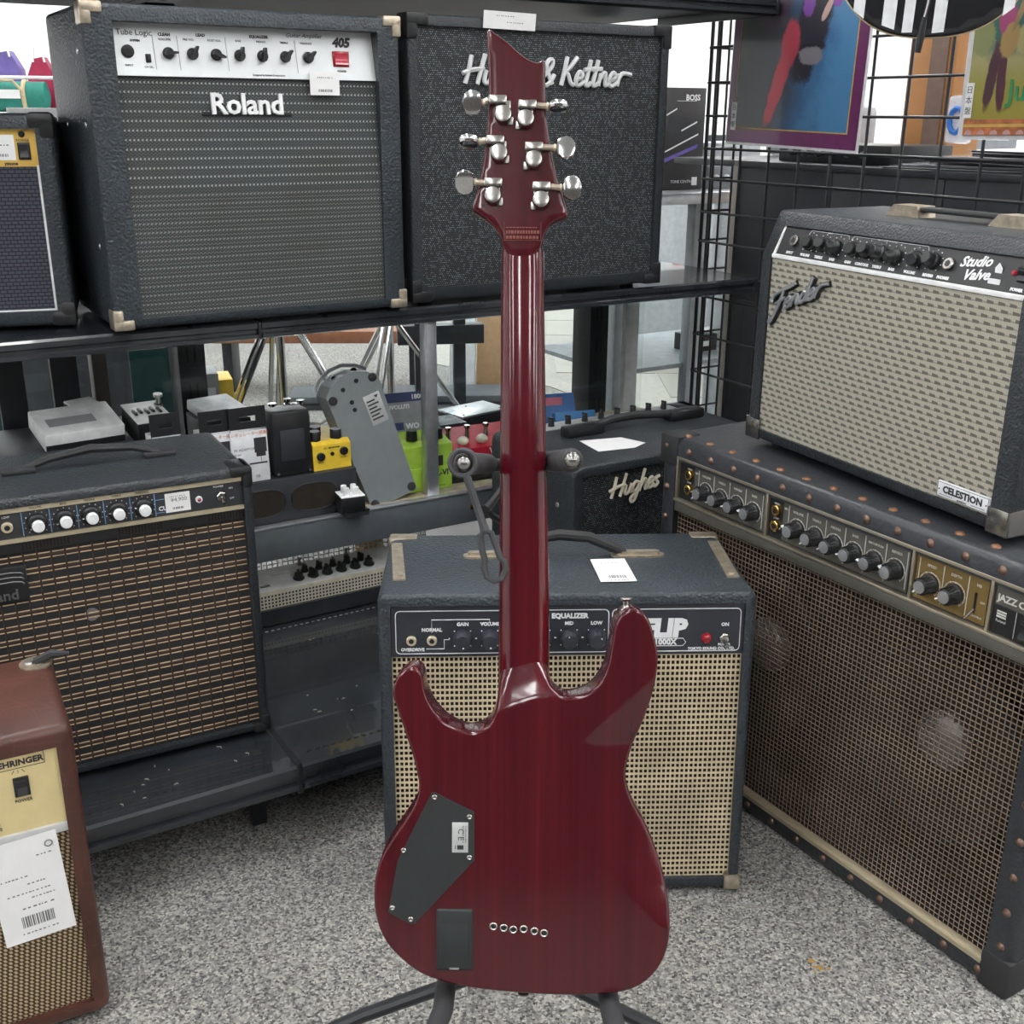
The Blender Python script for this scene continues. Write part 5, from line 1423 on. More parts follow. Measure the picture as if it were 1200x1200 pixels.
# grey wah leaning in the case
def wah():
    t = sthing('wah_pedal', 'grey metal wah pedal standing on end and leaning left in the case', 'effects pedal', .112, .030, DECK + .0015, -2, 6)
    t.rotation_euler.rotate_axis('Y', rad(-17))
    m = MB()
    arc = [(-.052, 0), (.052, 0), (.058, .250), (.040, .266), (.012, .277), (-.016, .277), (-.042, .266), (-.058, .250)]
    m.prism([(a, b) for a, b in arc], 'y', 0, .058)
    m.build('base_plate', 'pedal_grey', t, smooth=20)
    m = MB(); top = arc[2:]
    m.tube([(a * 1.0, .058, b + .008) for a, b in top], .004, 6); m.build('rear_rim', 'aluminium', t)
    ft = lathe_mesh('rubber_foot', 'black_rubber', [(0, .0088), (.004, .0082), (.005, .006)], 16)
    for x, z in ((-.043, .011), (.043, .011), (-.047, .240), (.046, .252)): put(ft, 'rubber_foot', t, (x, 0, z))
    sc = MB().cyl((0, -.0008, 0), (0, .001, 0), .0045, n=12).mesh('hole', 'black_plastic')
    for x, z in ((-.020, .252), (.012, .258), (-.012, .222), (-.012, .206)): put(sc, 'hole', t, (x, 0, z))
    s_ = MB().box(.012, .048, -.0006, .001, .160, .222, .0002).build('label', 'label_silver', t)
    m = MB()
    for k in range(6): m.box(.016, .040 - .006 * (k % 2), -.001, 0, .170 + k * .0075, .173 + k * .0075)
    m.prism([(.034, .217), (.044, .217), (.039, .211)], 'y', -.001, 0); m.build('label_print', 'black_print', s_, smooth=0)
    for x in (-.02, .024): MB().lathe([(0, .008), (.004, .006), (.006, .003)], (x, .03, .272), (0, 0, 1), 12).build('bolt', 'chrome', t)
wah()
# boxed item behind the wah
t = sthing('pedal_box', 'grey pedal box with dark blue bands leaning behind the post', 'box', .225, .17, DECK + .094, -8, 16)
MB().box(-.062, .062, 0, .055, 0, .088, .001).build('carton', 'box_grey', t)
m = MB(); m.box(-.0625, .0625, -.0006, .055, .068, .0885); m.box(-.052, -.02, -.0006, .002, .008, .024); m.build('blue_band', 'box_navy', t, smooth=0)
m = MB(); m.text('1800L', .02, -.001, .073, .014, ext=.0001, bold=.0005); m.text('INVOLUTI', -.03, -.001, .054, .012, ext=.0001, bold=.0005); m.text('WO', 0, -.001, .01, .016, ext=.0001, bold=.0006); m.build('lettering', 'white_print', t, smooth=0)
t = sthing('pedal_box', 'plain dark carton under the grey pedal box', 'box', .225, .19, DECK + .0005)
MB().box(-.06, .06, 0, .10, 0, .092, .001).build('carton', 'dark_panel', t); MB().box(-.061, .061, -.001, .001, .08, .093).build('flap', 'black_plastic', t)
# lime green box and pedal
t = sthing('pedal_box', 'lime green pedal carton with L-VI lettering behind the aluminium post', 'box', .192, .052, DECK + .0005, -3)
MB().box(-.062, .062, 0, .075, 0, .050, .001).build('carton', 'pedal_lime', t)
m = MB(); m.text('L-VI', .040, -.0006, .030, .017, ext=.0001, bold=.0006); m.text('keystone', .03, -.0006, .006, .008, ext=.0001); m.text('amp', .02, -.0006, .014, .006, ext=.0001); m.build('lettering', 'black_print', t, smooth=0)
t = sthing('effects_pedal', 'lime green pedal with black knobs standing on the lime green carton', 'effects pedal', .190, .055, DECK + .0508, -3)
m = MB(); m.prism([(0, 0), (0, .046), (.07, .062), (.07, 0)], 'x', -.062, .066); m.build('body', 'pedal_lime', t, smooth=20)
m = MB(); m.box(.03, .045, -.001, .001, .0, .022); m.build('front_mark', 'black_print', t, smooth=0)
for x, y in ((.018, .020), (.044, .026), (-.012, .03)): MB().lathe([(0, .012), (.02, .011), (.021, .009)], (x, y, .048 + y * .2), (0, 0, 1), 14).build('knob', 'black_plastic', t)
jk = MB().cyl((-.045, -.001, .03), (-.045, .001, .03), .006, n=12).build('socket', 'black_plastic', t)
# red pedal on a black box
t = sthing('pedal_box', 'black carton with white label carrying the red pedal', 'box', .345, .060, DECK + .0005, -4)
MB().box(-.092, .09, 0, .11, 0, .042, .001).build('carton', 'black_plastic', t); MB().box(-.0926, -.0915, .02, .06, .008, .034).build('label', 'white_paint', t)
t = sthing('effects_pedal', 'red pedal with cream knobs and metal switches reading VOX', 'effects pedal', .345, .062, DECK + .0430, -4)
m = MB(); m.prism([(0, 0), (0, .030), (.10, .052), (.105, .05), (.105, 0)], 'x', -.080, .088); m.build('body', 'pedal_red', t, smooth=20)
MB().text('VOX', .030, -.0006, .012, .021, ext=.0002, bold=.0005).build('lettering', 'white_print', t, smooth=0)
for x in (-.045, .0, .045):
    MB().ball((x, .022, .042), .013, 14, 8, (1, 1, .8)).build('knob', 'cream_plastic', t)
    MB().lathe([(0, .006), (.012, .0045), (.020, .0045), (.022, .007), (.028, .0065)], (x - .022, .05, .040), (0, 0, 1), 12).build('footswitch', 'nickel', t)
t = sthing('effects_pedal', 'black and silver pedal with red side lying behind the red pedal', 'effects pedal', .43, .30, DECK + .0005, 10)
MB().box(-.12, .09, -.04, .05, 0, .060, .002).build('body', 'pedal_red', t); MB().box(-.05, .09, -.042, .05, .06, .085, .002).build('chassis', 'black_plastic', t); MB().box(-.05, .09, -.043, .051, .084, .089, .001).build('top_plate', 'aluminium', t)
for x, y in ((-.035, -.03), (.075, -.03), (.02, .03)): MB().lathe([(0, .003), (.0015, .0025)], (x, y, .089), (0, 0, 1), 8).build('screw', 'steel_dark', t)
# clear plastic bag
t = sthing('plastic_bag', 'crumpled clear plastic bag lying behind the aluminium post', 'plastic bag', .30, .22, DECK + .0945, 0)
m = MB()
for k in range(5): m.ball((-.02 + k * .014, .01 * (k % 2), .012 + .004 * (k % 3)), .018, 8, 5, (1.2, .8, .6))
m.build('film', 'clear_glass', t); MB().tube([(.03, 0, .01), (.06, .01, .016), (.075, 0, .012)], [.008, .004, .002], 6).build('twist', 'clear_glass', t)
t = sthing('pedal_box', 'low grey carton under the clear plastic bag', 'box', .30, .21, DECK + .0005)
MB().box(-.014, .07, -.02, .06, 0, .0935, .001).build('carton', 'box_grey', t); MB().box(-.0145, .0705, -.0205, -.019, .08, .094).build('flap', 'dark_panel', t)
# blue boxes right of the neck
t = sthing('pedal_box', 'larger blue carton with pink stripe right of the guitar neck', 'box', .575, .13, DECK + .0415, -14, 24)
MB().box(-.060, .05, 0, .035, 0, .105, .001).build('carton', 'box_blue', t); MB().box(-.055, .02, -.0006, .001, .078, .096).build('pink_stripe', 'pink', t); MB().text('BOSS', -.06, .0, .03, .016, rot=1.2, ext=.0001).build('lettering', 'white_print', t, smooth=0)
t = sthing('pedal_box', 'smaller bright blue carton leaning on the larger blue carton', 'box', .600, .085, DECK + .0415, -10, 18)
MB().box(-.05, .05, 0, .02, 0, .070, .001).build('carton', 'box_blue2', t); MB().ball((.0, .0, .03), .024, 14, 8, (1, .02, .8)).build('printed_disc', 'box_blue', t)
t = sthing('pedal_box', 'flat black carton carrying the two blue cartons', 'box', .58, .08, DECK + .0005)
MB().box(-.09, .09, -.01, .14, 0, .0395, .001).build('carton', 'black_plastic', t); MB().box(-.0905, .0905, -.0105, -.009, .030, .040).build('flap', 'dark_panel', t)
# cartons seen past the right upright
t = sthing('pedal_box', 'black carton with blue and white label beside the right black upright', 'box', .955, .22, DECK + .0005, 8, 10)
MB().box(-.055, .055, 0, .06, 0, .032, .001).build('carton', 'black_plastic', t); MB().box(-.035, .035, .004, .05, .032, .0328).build('blue_label', 'box_blue2', t); MB().box(-.035, .035, .004, .02, .0326, .0334).build('white_label', 'white_paint', t)

# ---------------------------------------------------------------- cream preamp on the lower deck, mesh basket behind it
def preamp():
    t = sthing('preamp', 'cream metal preamp with perforated front and a row of black knobs on the lower shelf', 'preamplifier', -.015, .050, .1668, 0)
    m = MB(); m.prism([(0, 0), (0, .038), (.090, .050), (.095, .046), (.095, 0)], 'x', -.215, .150); m.build('body', 'cream_plastic', t, smooth=20)
    m = MB()
    for i in range(48):
        for j in range(4): m.box(-.205 + i * .0072, -.2012 + i * .0072, -.0005, .0006, .004 + j * .0072, .0078 + j * .0072)
    m.build('perforation', 'black_print', t, kind='stuff', smooth=0)
    m = MB(); m.prism([(.002, .0384), (.088, .0500), (.088, .0506), (.002, .0392)], 'x', -.210, .146); m.build('top_panel', 'pedal_white', t, smooth=0)
    kn = MB().lathe([(0, .0115), (.003, .0115), (.005, .009), (.013, .008)], (0, 0, 0), (0, 0, 1), 16); kn.box(-.003, .003, -.010, .010, .004, .0165); kn = kn.mesh('knob', 'black_plastic')
    for i in range(6): put(kn, 'knob', t, (-.072 + i * .031, .026, .0422), (.13, 0, random.uniform(-.6, .6)))
    for i in range(5): put(kn, 'knob', t, (-.050 + i * .031, .050, .0455), (.13, 0, random.uniform(-.6, .6)), scale=(.7, .7, 1))
    for x in (-.05, .055): MB().lathe([(0, .005), (.004, .005), (.005, .003), (.013, .003), (.014, .005), (.018, .005)], (x, .078, .0485), (0, 0, 1), 10).build('footswitch', 'nickel', t)
    MB().box(-.155, -.135, .018, .026, .0406, .0425).build('slot', 'black_plastic', t, smooth=0); MB().box(-.12, -.08, .055, .068, .0462, .0475).build('label', 'white_paint', t, smooth=0)
preamp()
t = sthing('wire_basket', 'white square-mesh wire basket behind the cream preamp', 'basket', .0, .165, .1668)
m = MB()
for i in range(44): m.box(-.25 + i * .0115, -.2482 + i * .0115, 0, .0018, 0, .118)
for j in range(11): m.box(-.25, .246, -.0006, .0024, j * .0115, j * .0115 + .0018)
m.build('front_mesh', 'white_plastic', t, kind='stuff', smooth=0)
m = MB()
for i in range(18): m.box(.246, .2478, i * .0115, i * .0115 + .0018, 0, .118)
for j in range(11): m.box(.2455, .2483, 0, .2, j * .0115, j * .0115 + .0018)
m.build('side_mesh', 'white_plastic', t, kind='stuff', smooth=0)
t = sthing('wooden_block', 'pale yellow block standing inside the white wire basket', 'block', .135, .20, .1668)
MB().box(-.025, .025, 0, .05, 0, .125, .003).build('block', 'block_yellow', t); MB().box(-.0255, .0255, -.0005, .001, .1, .104).build('edge', 'cream_plastic', t)
# ================================================================ wire grid, partition and what hangs there
grid = thing('wire_grid', 'black wire grid panel standing behind the riveted amplifier', 'grid panel', W(1.062, .215, 0), SYAW - 90)
# local x runs towards the camera along the partition, z up
for k in range(13):
    x = k * .0935
    MB().cyl((x, 0, .02), (x, 0, 1.62), .0032, n=8).build('upright_wire', 'black_metal', grid)
wz = [.485 - .2, .485 - .1, .485, .580, .677, .738, .81, .88, .957, 1.027, 1.101, 1.175, 1.252, 1.33, 1.41, 1.49]
for z in wz: MB().cyl((-.03, -.005, z), (1.15, -.005, z), .0030, n=8).build('cross_wire', 'black_metal', grid)
MB().tube([(-.03, .0, .02), (-.03, 0, 1.62), (1.15, 0, 1.62), (1.15, 0, .02)], .005, 8, closed=True).build('frame', 'black_metal', grid)
g2 = thing('wire_grid', 'narrow return panel of the black wire grid at its left end', 'grid panel', W(1.062, .247, 0), SYAW)
for k in range(3): MB().cyl((.02 + k * .035, 0, .02), (.02 + k * .035, 0, 1.62), .0030, n=8).build('upright_wire', 'black_metal', g2)
for z in wz: MB().cyl((.0, .005, z), (.10, .005, z), .0028, n=8).build('cross_wire', 'black_metal', g2)
pt = thing('partition', 'dark panelled back of a shelving row behind the wire grid', 'partition', W(1.135, .20, 0), SYAW - 90)
for i in range(5):
    for j in range(3):
        MB().box(i * .30 + .001, i * .30 + .299, 0, .02, .02 + j * .325, .02 + j * .325 + .322, .002).build('panel', 'dark_panel', pt)
MB().box(-.25, 1.5, -.004, .44, .985, 1.0, .002).build('top_rail', 'dark_panel', pt)
MB().box(-.02, 0, -.004, .03, 0, 1.0, .002).build('edge_post', 'cream_post', pt)

# records in plastic sleeves
def cover_art(name, fn):
    m, nt, b = new_mat(name)
    x, y, z = xyz(nt)
    nt.links.new(fn(nt, x, z), b.inputs['Base Color']); b.inputs['Roughness'].default_value = .35; b.inputs['Coat Weight'].default_value = .4
def soft_ellipse(nt, x, z, cx, cz, rx, rz, rot=0, wob=None, edge=.35):
    """0..1 mask with painterly edges, centre and radii in cover widths"""
    a, b = (x / .395 - cx), (z / .395 - cz)
    c_, s_ = math.cos(rot), math.sin(rot)
    u = (a * c_ + b * s_) / rx; v = (b * c_ - a * s_) / rz
    d = u * u + v * v
    if wob is not None: d = d + (wob - .5) * 1.6
    return ramp(nt, d, [(1 - edge, 1.), (1 + edge * .1, 0.)])
def _cov1(nt, x, z):
    v = coords(nt)
    f = noise(nt, v, 7, 6, .65)
    w1 = Ex(nt, noise(nt, v, 22, 6, .7)); w2 = Ex(nt, noise(nt, v, 60, 5, .7))
    c = ramp(nt, (x * 2.3 + Ex(nt, f) * .55), [(.25, (.016, .022, .023)), (.62, (.028, .036, .045)), (.85, (.03, .10, .22)), (1.0, (.06, .19, .36))])
    c = mix(nt, soft_ellipse(nt, x, z, .30, .72, .14, .16, 0, w2), c, (.045, .03, .05))
    c = mix(nt, soft_ellipse(nt, x, z, .60, .58, .13, .30, -.25, w1), c, (.014, .012, .022))
    c = mix(nt, soft_ellipse(nt, x, z, .40, .34, .055, .27, -.32, w1), c, (.38, .03, .05))
    c = mix(nt, soft_ellipse(nt, x, z, .46, .52, .07, .14, -.1, w1), c, (.34, .035, .06))
    c = mix(nt, soft_ellipse(nt, x, z, .57, .74, .05, .10, 0, w2), c, (.14, .04, .24))
    c = mix(nt, soft_ellipse(nt, x, z, .77, .75, .045, .06, 0, w2), c, (.20, .05, .30))
    c = mix(nt, soft_ellipse(nt, x, z, .63, .84, .035, .11, -.1, w1), c, (.46, .30, .27))
    c = mix(nt, soft_ellipse(nt, x, z, .70, .68, .022, .07, -.5, w1), c, (.46, .30, .27))
    c = mix(nt, soft_ellipse(nt, x, z, .74, .95, .07, .12, 0, w1), c, (.46, .07, .20))
    return mix(nt, soft_ellipse(nt, x, z, .62, .46, .10, .05, 0, w2), c, (.16, .15, .17))
def _cov2(nt, x, z):
    v = coords(nt)
    f = Ex(nt, noise(nt, v, 9, 5, .6)); w1 = Ex(nt, noise(nt, v, 25, 6, .7)); w2 = Ex(nt, noise(nt, v, 70, 5, .7))
    c = ramp(nt, (z * 3.1 + f * .25 - .1), [(0, (.30, .24, .04)), (.28, (.33, .30, .06)), (.42, (.40, .36, .16)), (.52, (.03, .13, .10)), (1, (.01, .09, .09))])
    c = mix(nt, soft_ellipse(nt, x, z, .30, .40, .10, .07, 0, w2), c, (.40, .36, .15))
    c = mix(nt, soft_ellipse(nt, x, z, .05, .42, .07, .08, 0, w2), c, (.24, .26, .10))
    c = mix(nt, soft_ellipse(nt, x, z, .12, .26, .030, .17, -.12, w1), c, (.07, .025, .035))
    c = mix(nt, soft_ellipse(nt, x, z, .17, .25, .026, .17, .06, w1), c, (.09, .025, .04))
    c = mix(nt, soft_ellipse(nt, x, z, .17, .49, .050, .085, 0, w1), c, (.40, .05, .18))
    c = mix(nt, soft_ellipse(nt, x, z, .19, .40, .05, .08, -.2, w2), c, (.40, .26, .09))
    c = mix(nt, soft_ellipse(nt, x, z, .245, .56, .018, .14, -.35, w1), c, (.30, .2, .07))
    return mix(nt, soft_ellipse(nt, x, z, .42, .76, .13, .20, 0, w2), c, (.34, .06, .05))
cover_art('cover_blue', _cov1)
cover_art('cover_green', _cov2)
S_ = .395
t = thing('record_sleeve', 'purple-bordered record cover with a blue picture in a clear sleeve on the wire grid', 'record', W(1.040, .150, 1.046), SYAW - 90)
t.rotation_euler.rotate_axis('Y', rad(1.5))
MB().box(-.004, S_ + .006, .0015, .004, -.006, S_ + .010).build('plastic_sleeve', 'sleeve_film', t, smooth=0)
cv = MB().box(0, S_, 0, .002, 0, S_).build('cover', 'lp_border', t, smooth=0)
MB().box(.022, S_ - .026, -.0006, .0012, .030, S_ - .02).build('gold_line', 'lp_line', cv, smooth=0)
pic = MB().box(.0245, S_ - .0285, -.0010, .0008, .0325, S_ - .0225).build('picture', 'cover_blue', cv, smooth=0)
def sticker(parent, x, z, h):
    o = MB().box(x, x + .016, -.0018, -.0008, z, z + h).build('sticker', 'paper', parent, smooth=0)
    m = MB()
    for k, ch in enumerate('日本盤'): m.text(ch, x + .008, -.002, z + h * (.72 - .30 * k), .014, ext=.0001)
    m.build('sticker_print', 'black_print', o, smooth=0)
sticker(cv, .013, .026, .060)
t = thing('record_sleeve', 'record cover with a green and yellow landscape and Just lettering in a clear sleeve', 'record', W(1.036, -.505, 1.070), SYAW - 90)
t.rotation_euler.rotate_axis('Y', rad(-1.0))
MB().box(-.012, S_ + .006, .0015, .004, -.008, S_ + .010).build('plastic_sleeve', 'sleeve_film', t, smooth=0)
cv = MB().box(0, S_, 0, .002, 0, S_).build('cover', 'cover_green', t, smooth=0)
m = MB(); m.box(0, S_, -.0012, 0, 0, .014); m.box(0, S_, -.0012, 0, .019, .027); m.build('brick_row', 'brick_orange', cv, smooth=0)
bk = MB().prism([(.008 * math.cos(k * PI / 8), .008 * math.sin(k * PI / 8)) for k in range(9)], 'y', -.0016, -.0010).mesh('brick', 'figure_skin', 0)
for i in range(14): put(bk, 'brick', cv, (.012 + i * .027, 0, .001))
MB().box(0, S_, -.0014, 0, .014, .019).build('yellow_line', 'lp_line', cv, smooth=0)
MB().text('Just', .085, -.0012, .058, .05, 'LEFT', ext=.0002, bold=.0008).build('lettering', 'text_green', cv, smooth=0)
sticker(cv, -.002, .030, .060)

# striped guitar hanging in front of the grid
def stripe_mat():
    m, nt, b = new_mat('striped_lacquer')
    x, y, z = xyz(nt)
    b.inputs['Base Color'].default_value = (.012, .013, .016, 1); b.inputs['Roughness'].default_value = .15; b.inputs['Coat Weight'].default_value = .5
stripe_mat()
def striped():
    t = thing('electric_guitar', 'black electric guitar with white stripes hanging above the amplifiers, cut off by the frame', 'guitar', (.662, 1.955, 1.222), -18, -4)
    P = []
    for k in range(48):
        a = 2 * PI * k / 48 - PI / 2
        rx = 165 if math.sin(a) < .2 else 165 - 45 * (math.sin(a) - .2)
        P.append((rx * math.copysign(abs(math.cos(a)) ** .8, math.cos(a)), 190 + 190 * math.copysign(abs(math.sin(a)) ** .9, math.sin(a))))
    m = plate_mesh(P, 8, 16, lambda x, z, D: np.where(D < 4, 4 - np.sqrt(np.maximum(0, 16 - (4 - D) ** 2)), 0), 0, 42, (1.5, 3.2))
    bd = m.build('body', 'striped_lacquer', t, smooth=50)
    MB().tube([(a / 1000, .006, b / 1000) for a, b in resample_closed(P, 10)], .0022, 6, closed=True).build('binding', 'maple_cream', bd)
    def zlow(x): 
        return min(b for a, b in P if abs(a - x) < 16) + 6
    for x0, w_, z1 in ((-118, 17, 300), (-72, 20, 330), (-40, 16, 320), (6, 18, 330), (108, 16, 300)):
        x0 -= 0
        MB().prism([(x0 / 1000, zlow(x0) / 1000), ((x0 + w_) / 1000, zlow(x0 + w_) / 1000), ((x0 + w_ + 8) / 1000, z1 / 1000), ((x0 + 6) / 1000, z1 / 1000)], 'y', -.0012, .001).build('white_stripe', 'white_paint', bd, smooth=0)
    m = MB(); m.prism([(-.056, .062), (-.012, .070), (-.012, .080), (-.056, .074)], 'y', -.0012, .001); m.prism([(-.052, .100), (.012, .104), (.012, .114), (-.052, .110)], 'y', -.0012, .001)
    m.build('white_stripe', 'white_paint', bd, smooth=0)
    MB().prism([(-.028, .33), (.028, .33), (.022, .80), (-.022, .80)], 'y', .002, .025).build('neck', 'maple_cream', t)
    MB().box(-.045, .045, -.006, .0, .13, .17, .003).build('bridge', 'black_metal', t)
    for z in (.20, .28): MB().box(-.04, .04, -.004, .0, z - .01, z + .01, .003).build('pickup', 'black_plastic', t)
    a = MB().tube([(.02, -.008, .15), (.0, -.03, .11), (-.004, -.034, .05), (-.008, -.034, .025)], .0028, 8).build('tremolo_arm', 'chrome', t)
    MB().tube([(-.0075, -.034, .030), (-.010, -.034, .0), (-.012, -.034, -.022)], [.0036, .0060, .0048], 10).build('arm_tip', 'black_plastic', a)
    MB().tube([(0, .03, .78), (0, .10, .82), (.0, .25, .83)], .005, 8).build('wall_hook', 'black_metal', t)
striped()

# wooden pillar, pale equipment and record stacks behind the grid
t = thing('wooden_pillar', 'orange wooden pillar with a dark centre strip behind the wire grid', 'pillar', W(1.62, .07, 0), SYAW - 90)
MB().box(-.072, .072, 0, .12, 0, 2.74, .002).build('post', 'pillar_wood', t); MB().box(-.002, .048, -.006, .002, 0, 2.74).build('centre_strip', 'pillar_dark', t)
t = thing('equipment_case', 'pale grey plastic equipment case behind the wire grid beside the pillar', 'case', W(1.50, .33, 1.0), SYAW - 80)
MB().box(-.16, .10, 0, .15, 0, .13, .02).build('shell', 'pale_grey', t); MB().tube([(.0, -.01, .02), (.01, -.01, .07), (.05, -.01, .09), (.09, -.01, .08)], .008, 8).build('handle', 'mid_grey', t); MB().box(-.06, .02, -.002, .001, .105, .112).build('label', 'white_paint', t)
for k in range(7):
    o = thing('record_stack', ('%s record in a shiny clear sleeve of the loose pile behind the wire grid' % ('bottom', 'second lowest', 'third lowest', 'middle', 'third highest', 'second highest', 'topmost')[k]), 'record', W(1.26 + .02 * (k % 3), -.38 - .035 * k, 1.0005 + k * .0062), SYAW - 90 + random.uniform(-14, 14), group='records piled behind the grid', rx=1.0)
    MB().box(-.16, .16, -.10, .20, 0, .0035).build('cover', ('figure_dark', 'mid_grey', 'black_plastic')[k % 3], o, smooth=0); MB().box(-.165, .165, -.105, .205, .0036, .0046).build('plastic_sleeve', 'sleeve_film', o, smooth=0)
t = thing('equipment_case', 'dark red speaker case with grey panel and knob under the landscape record', 'case', W(1.24, -.62, 1.0455), SYAW - 90)
MB().box(0, .30, 0, .14, 0, .085, .004).build('shell', 'case_red', t); MB().box(.02, .28, -.003, .002, .012, .075).build('panel', 'mid_grey', t); MB().lathe([(0, .014), (.006, .013), (.010, .008)], (.055, -.003, .044), (0, -1, 0), 16).build('knob', 'black_plastic', t)
t = thing('cable_bag', 'blue cable in a shiny packet hanging behind the grid next to the pillar', 'bag', W(1.30, -.28, 1.06), SYAW - 90)
MB().box(-.03, .03, 0, .02, -.012, .085, .008).build('packet', 'sleeve_film', t); MB().tube([(.018 * math.cos(k * .6), -.003, .035 + .025 * math.sin(k * .6)) for k in range(11)], .006, 8, closed=True).build('cable', 'cable_blue', t)
t = thing('rack_unit', 'dark rack unit with knobs and white markings under the purple record', 'rack unit', W(1.20, .02, 1.0005), SYAW - 90)
MB().box(-.12, .22, 0, .2, 0, .042, .003).build('chassis', 'black_plastic', t)
for k in range(6): MB().lathe([(0, .008), (.008, .007), (.009, .005)], (-.08 + k * .045, 0, .021), (0, -1, 0), 12).build('knob', 'steel_dark', t)

# glass showcase further back with a boxed pedal on top
t = thing('glass_showcase', 'tall glass showcase with pale aluminium frame beyond the shelves', 'display case', W(1.02, .52, 0), SYAW)
for x in (0, .26, .72):
    for y in (0, .42): MB().box(x - .022, x + .022, y - .018, y + .018, 0, .875, .002).build('frame_post', 'pale_grey', t)
MB().box(-.03, .75, -.03, .45, .875, .905, .003).build('top_frame', 'aluminium', t)
for z in (.03, .42): MB().box(0, .72, 0, .42, z, z + .012).build('shelf', 'pale_grey', t, smooth=0)
MB().box(.0, .72, -.004, 0, .04, .875).build('front_pane', 'clear_glass', t, smooth=0)
for k, (x, y, w_, h_, mt) in enumerate(((.10, .12, .10, .14, 'dark_panel'), (.34, .15, .16, .12, 'box_grey'), (.55, .1, .12, .17, 'white_paint'), (.14, .25, .12, .07, 'pink'), (.40, .1, .10, .05, 'black_plastic'))):
    for z in (.0425,) if k % 2 else (.4325,):
        o = thing('goods_box', ('dark grey carton on the showcase shelf', 'medium grey carton low in the showcase', 'white carton on the showcase shelf', 'pink carton low in the showcase', 'flat black carton on the showcase shelf')[k], 'box', W(1.02 + x, .52 + y, z), SYAW)
        MB().box(-w_ / 2, w_ / 2, 0, .08, 0, h_, .001).build('carton', mt, o); MB().box(-w_ / 4, w_ / 4, -.0008, .001, h_ * .3, h_ * .6).build('label', 'paper', o, smooth=0)
t = thing('pedal_box', 'tall black carton reading BOSS standing on the glass showcase', 'box', W(1.285, .60, .9052), SYAW - 3)
MB().box(-.066, .066, 0, .07, 0, .268, .001).build('carton', 'box_charcoal', t)
m = MB(); m.text('BOSS', .022, -.0006, .236, .021, bold=.0006, ext=.0001); m.box(-.03, .035, -.0006, .0, .2335, .2345)
for a, b, c_, d in ((-.064, .195, -.03, .212), (-.012, .155, .040, .178), (-.064, .100, .046, .146)):
    m.prism([(a, b), (c_, d), (c_, d + .004), (a, b + .004)], 'y', -.0006, .0)
m.text('TONE CENTRAL', .0, -.0006, .019, .011, ext=.0001); m.box(.032, .050, -.0006, 0, .012, .034); m.build('lettering', 'white_print', t, smooth=0)
m = MB(); m.prism([(-.064, .074), (.044, .112), (.046, .122), (-.064, .084)], 'y', -.0006, 0); m.build('violet_line', 'line_violet', t, smooth=0)
m = MB(); m.prism([(-.064, .165), (-.02, .130), (.046, .165), (.0, .190), (-.05, .200)], 'y', -.0004, 0); m.build('printed_device', 'dark_panel', t, smooth=0)
t = thing('mixer', 'small grey mixer with knobs beside the tall black carton', 'mixer', W(1.47, .60, .9052), SYAW)
MB().box(-.085, .12, 0, .14, 0, .062, .004).build('chassis', 'mid_grey', t); MB().box(-.085, .12, .02, .14, .062, .125, .004).build('upper_unit', 'pale_grey', t)
for k in range(5): MB().lathe([(0, .010), (.008, .009), (.010, .006)], (-.065 + k * .038, 0, .03), (0, -1, 0), 12).build('knob', 'aluminium', t)

# ================================================================ goods far left: bags on a white rack, boxes behind the amps
t = thing('display_rack', 'white wire display rack in the bright background at top left', 'rack', (-1.80, 4.25, 0), 10)
MB().box(-.55, .30, 0, .3, 1.085, 1.10, .002).build('shelf', 'white_paint', t)
MB().cyl((-.55, -.01, 1.215), (.22, -.01, 1.215), .006, n=8).build('rail', 'white_paint', t)
for x in (-.54, .20, .29): MB().cyl((x, .02, 0), (x, .02, 1.30), .008, n=8).build('post', 'mid_grey', t)
t = thing('duffel_bag', 'green duffel bag with tan straps on the white rack', 'bag', (-1.86, 4.27, 1.1005), 10)
m = MB(); m.lathe([(0, .02), (.01, .052), (.33, .052), (.34, .02)], (-.16, .05, .052), (1, 0, 0), 18); m.build('body', 'bag_green', t)
for x in (-.02, .10): MB().tube([(x, .05 - .054 * math.cos(k * PI / 8), .052 + .054 * math.sin(k * PI / 8)) for k in range(17)], .008, 6).build('strap', 'strap_tan', t)
MB().tube([(-.02, -.005, .07), (.01, -.01, .105), (.07, -.01, .105), (.10, -.005, .07)], .005, 6).build('handle', 'strap_tan', t); MB().box(.0, .09, -.006, -.001, .045, .075).build('label', 'paper', t)
def bag(x, z, w_, h_, mt, label, yaw=10):
    t = thing('gift_bag', label, 'bag', (x, 4.40, z), yaw)
    m = MB(); m.prism([(-w_ / 2, 0), (w_ / 2, 0), (w_ * .42, h_ * .7), (w_ * .15, h_), (-w_ * .2, h_ * .96), (-w_ * .45, h_ * .66)], 'y', 0, .08); m.build('bag', mt, t)
    MB().tube([(-.02, -.004, h_ * .9), (-.012, -.006, h_ * 1.16), (.012, -.006, h_ * 1.16), (.02, -.004, h_ * .9)], .004, 6).build('handle', 'white_paint', t); MB().box(-.012, .018, -.003, 0, h_ * .2, h_ * .42).build('label', 'paper', t)
bag(-1.735, 1.1005, .10, .19, 'bag_red', 'red cloth bag with paper label on the white rack')
bag(-1.618, 1.1005, .12, .23, 'bag_teal', 'tall grey-green bag at the right end of the white rack')
bag(-1.86, 1.2155 - .115, .12, .21, 'bag_purple', 'purple bag behind the duffel bag on the white rack')
t = thing('goods_cabinet', 'grey metal cabinet between the two left amplifiers in the background', 'cabinet', (-1.16, 2.86, 0), 20)
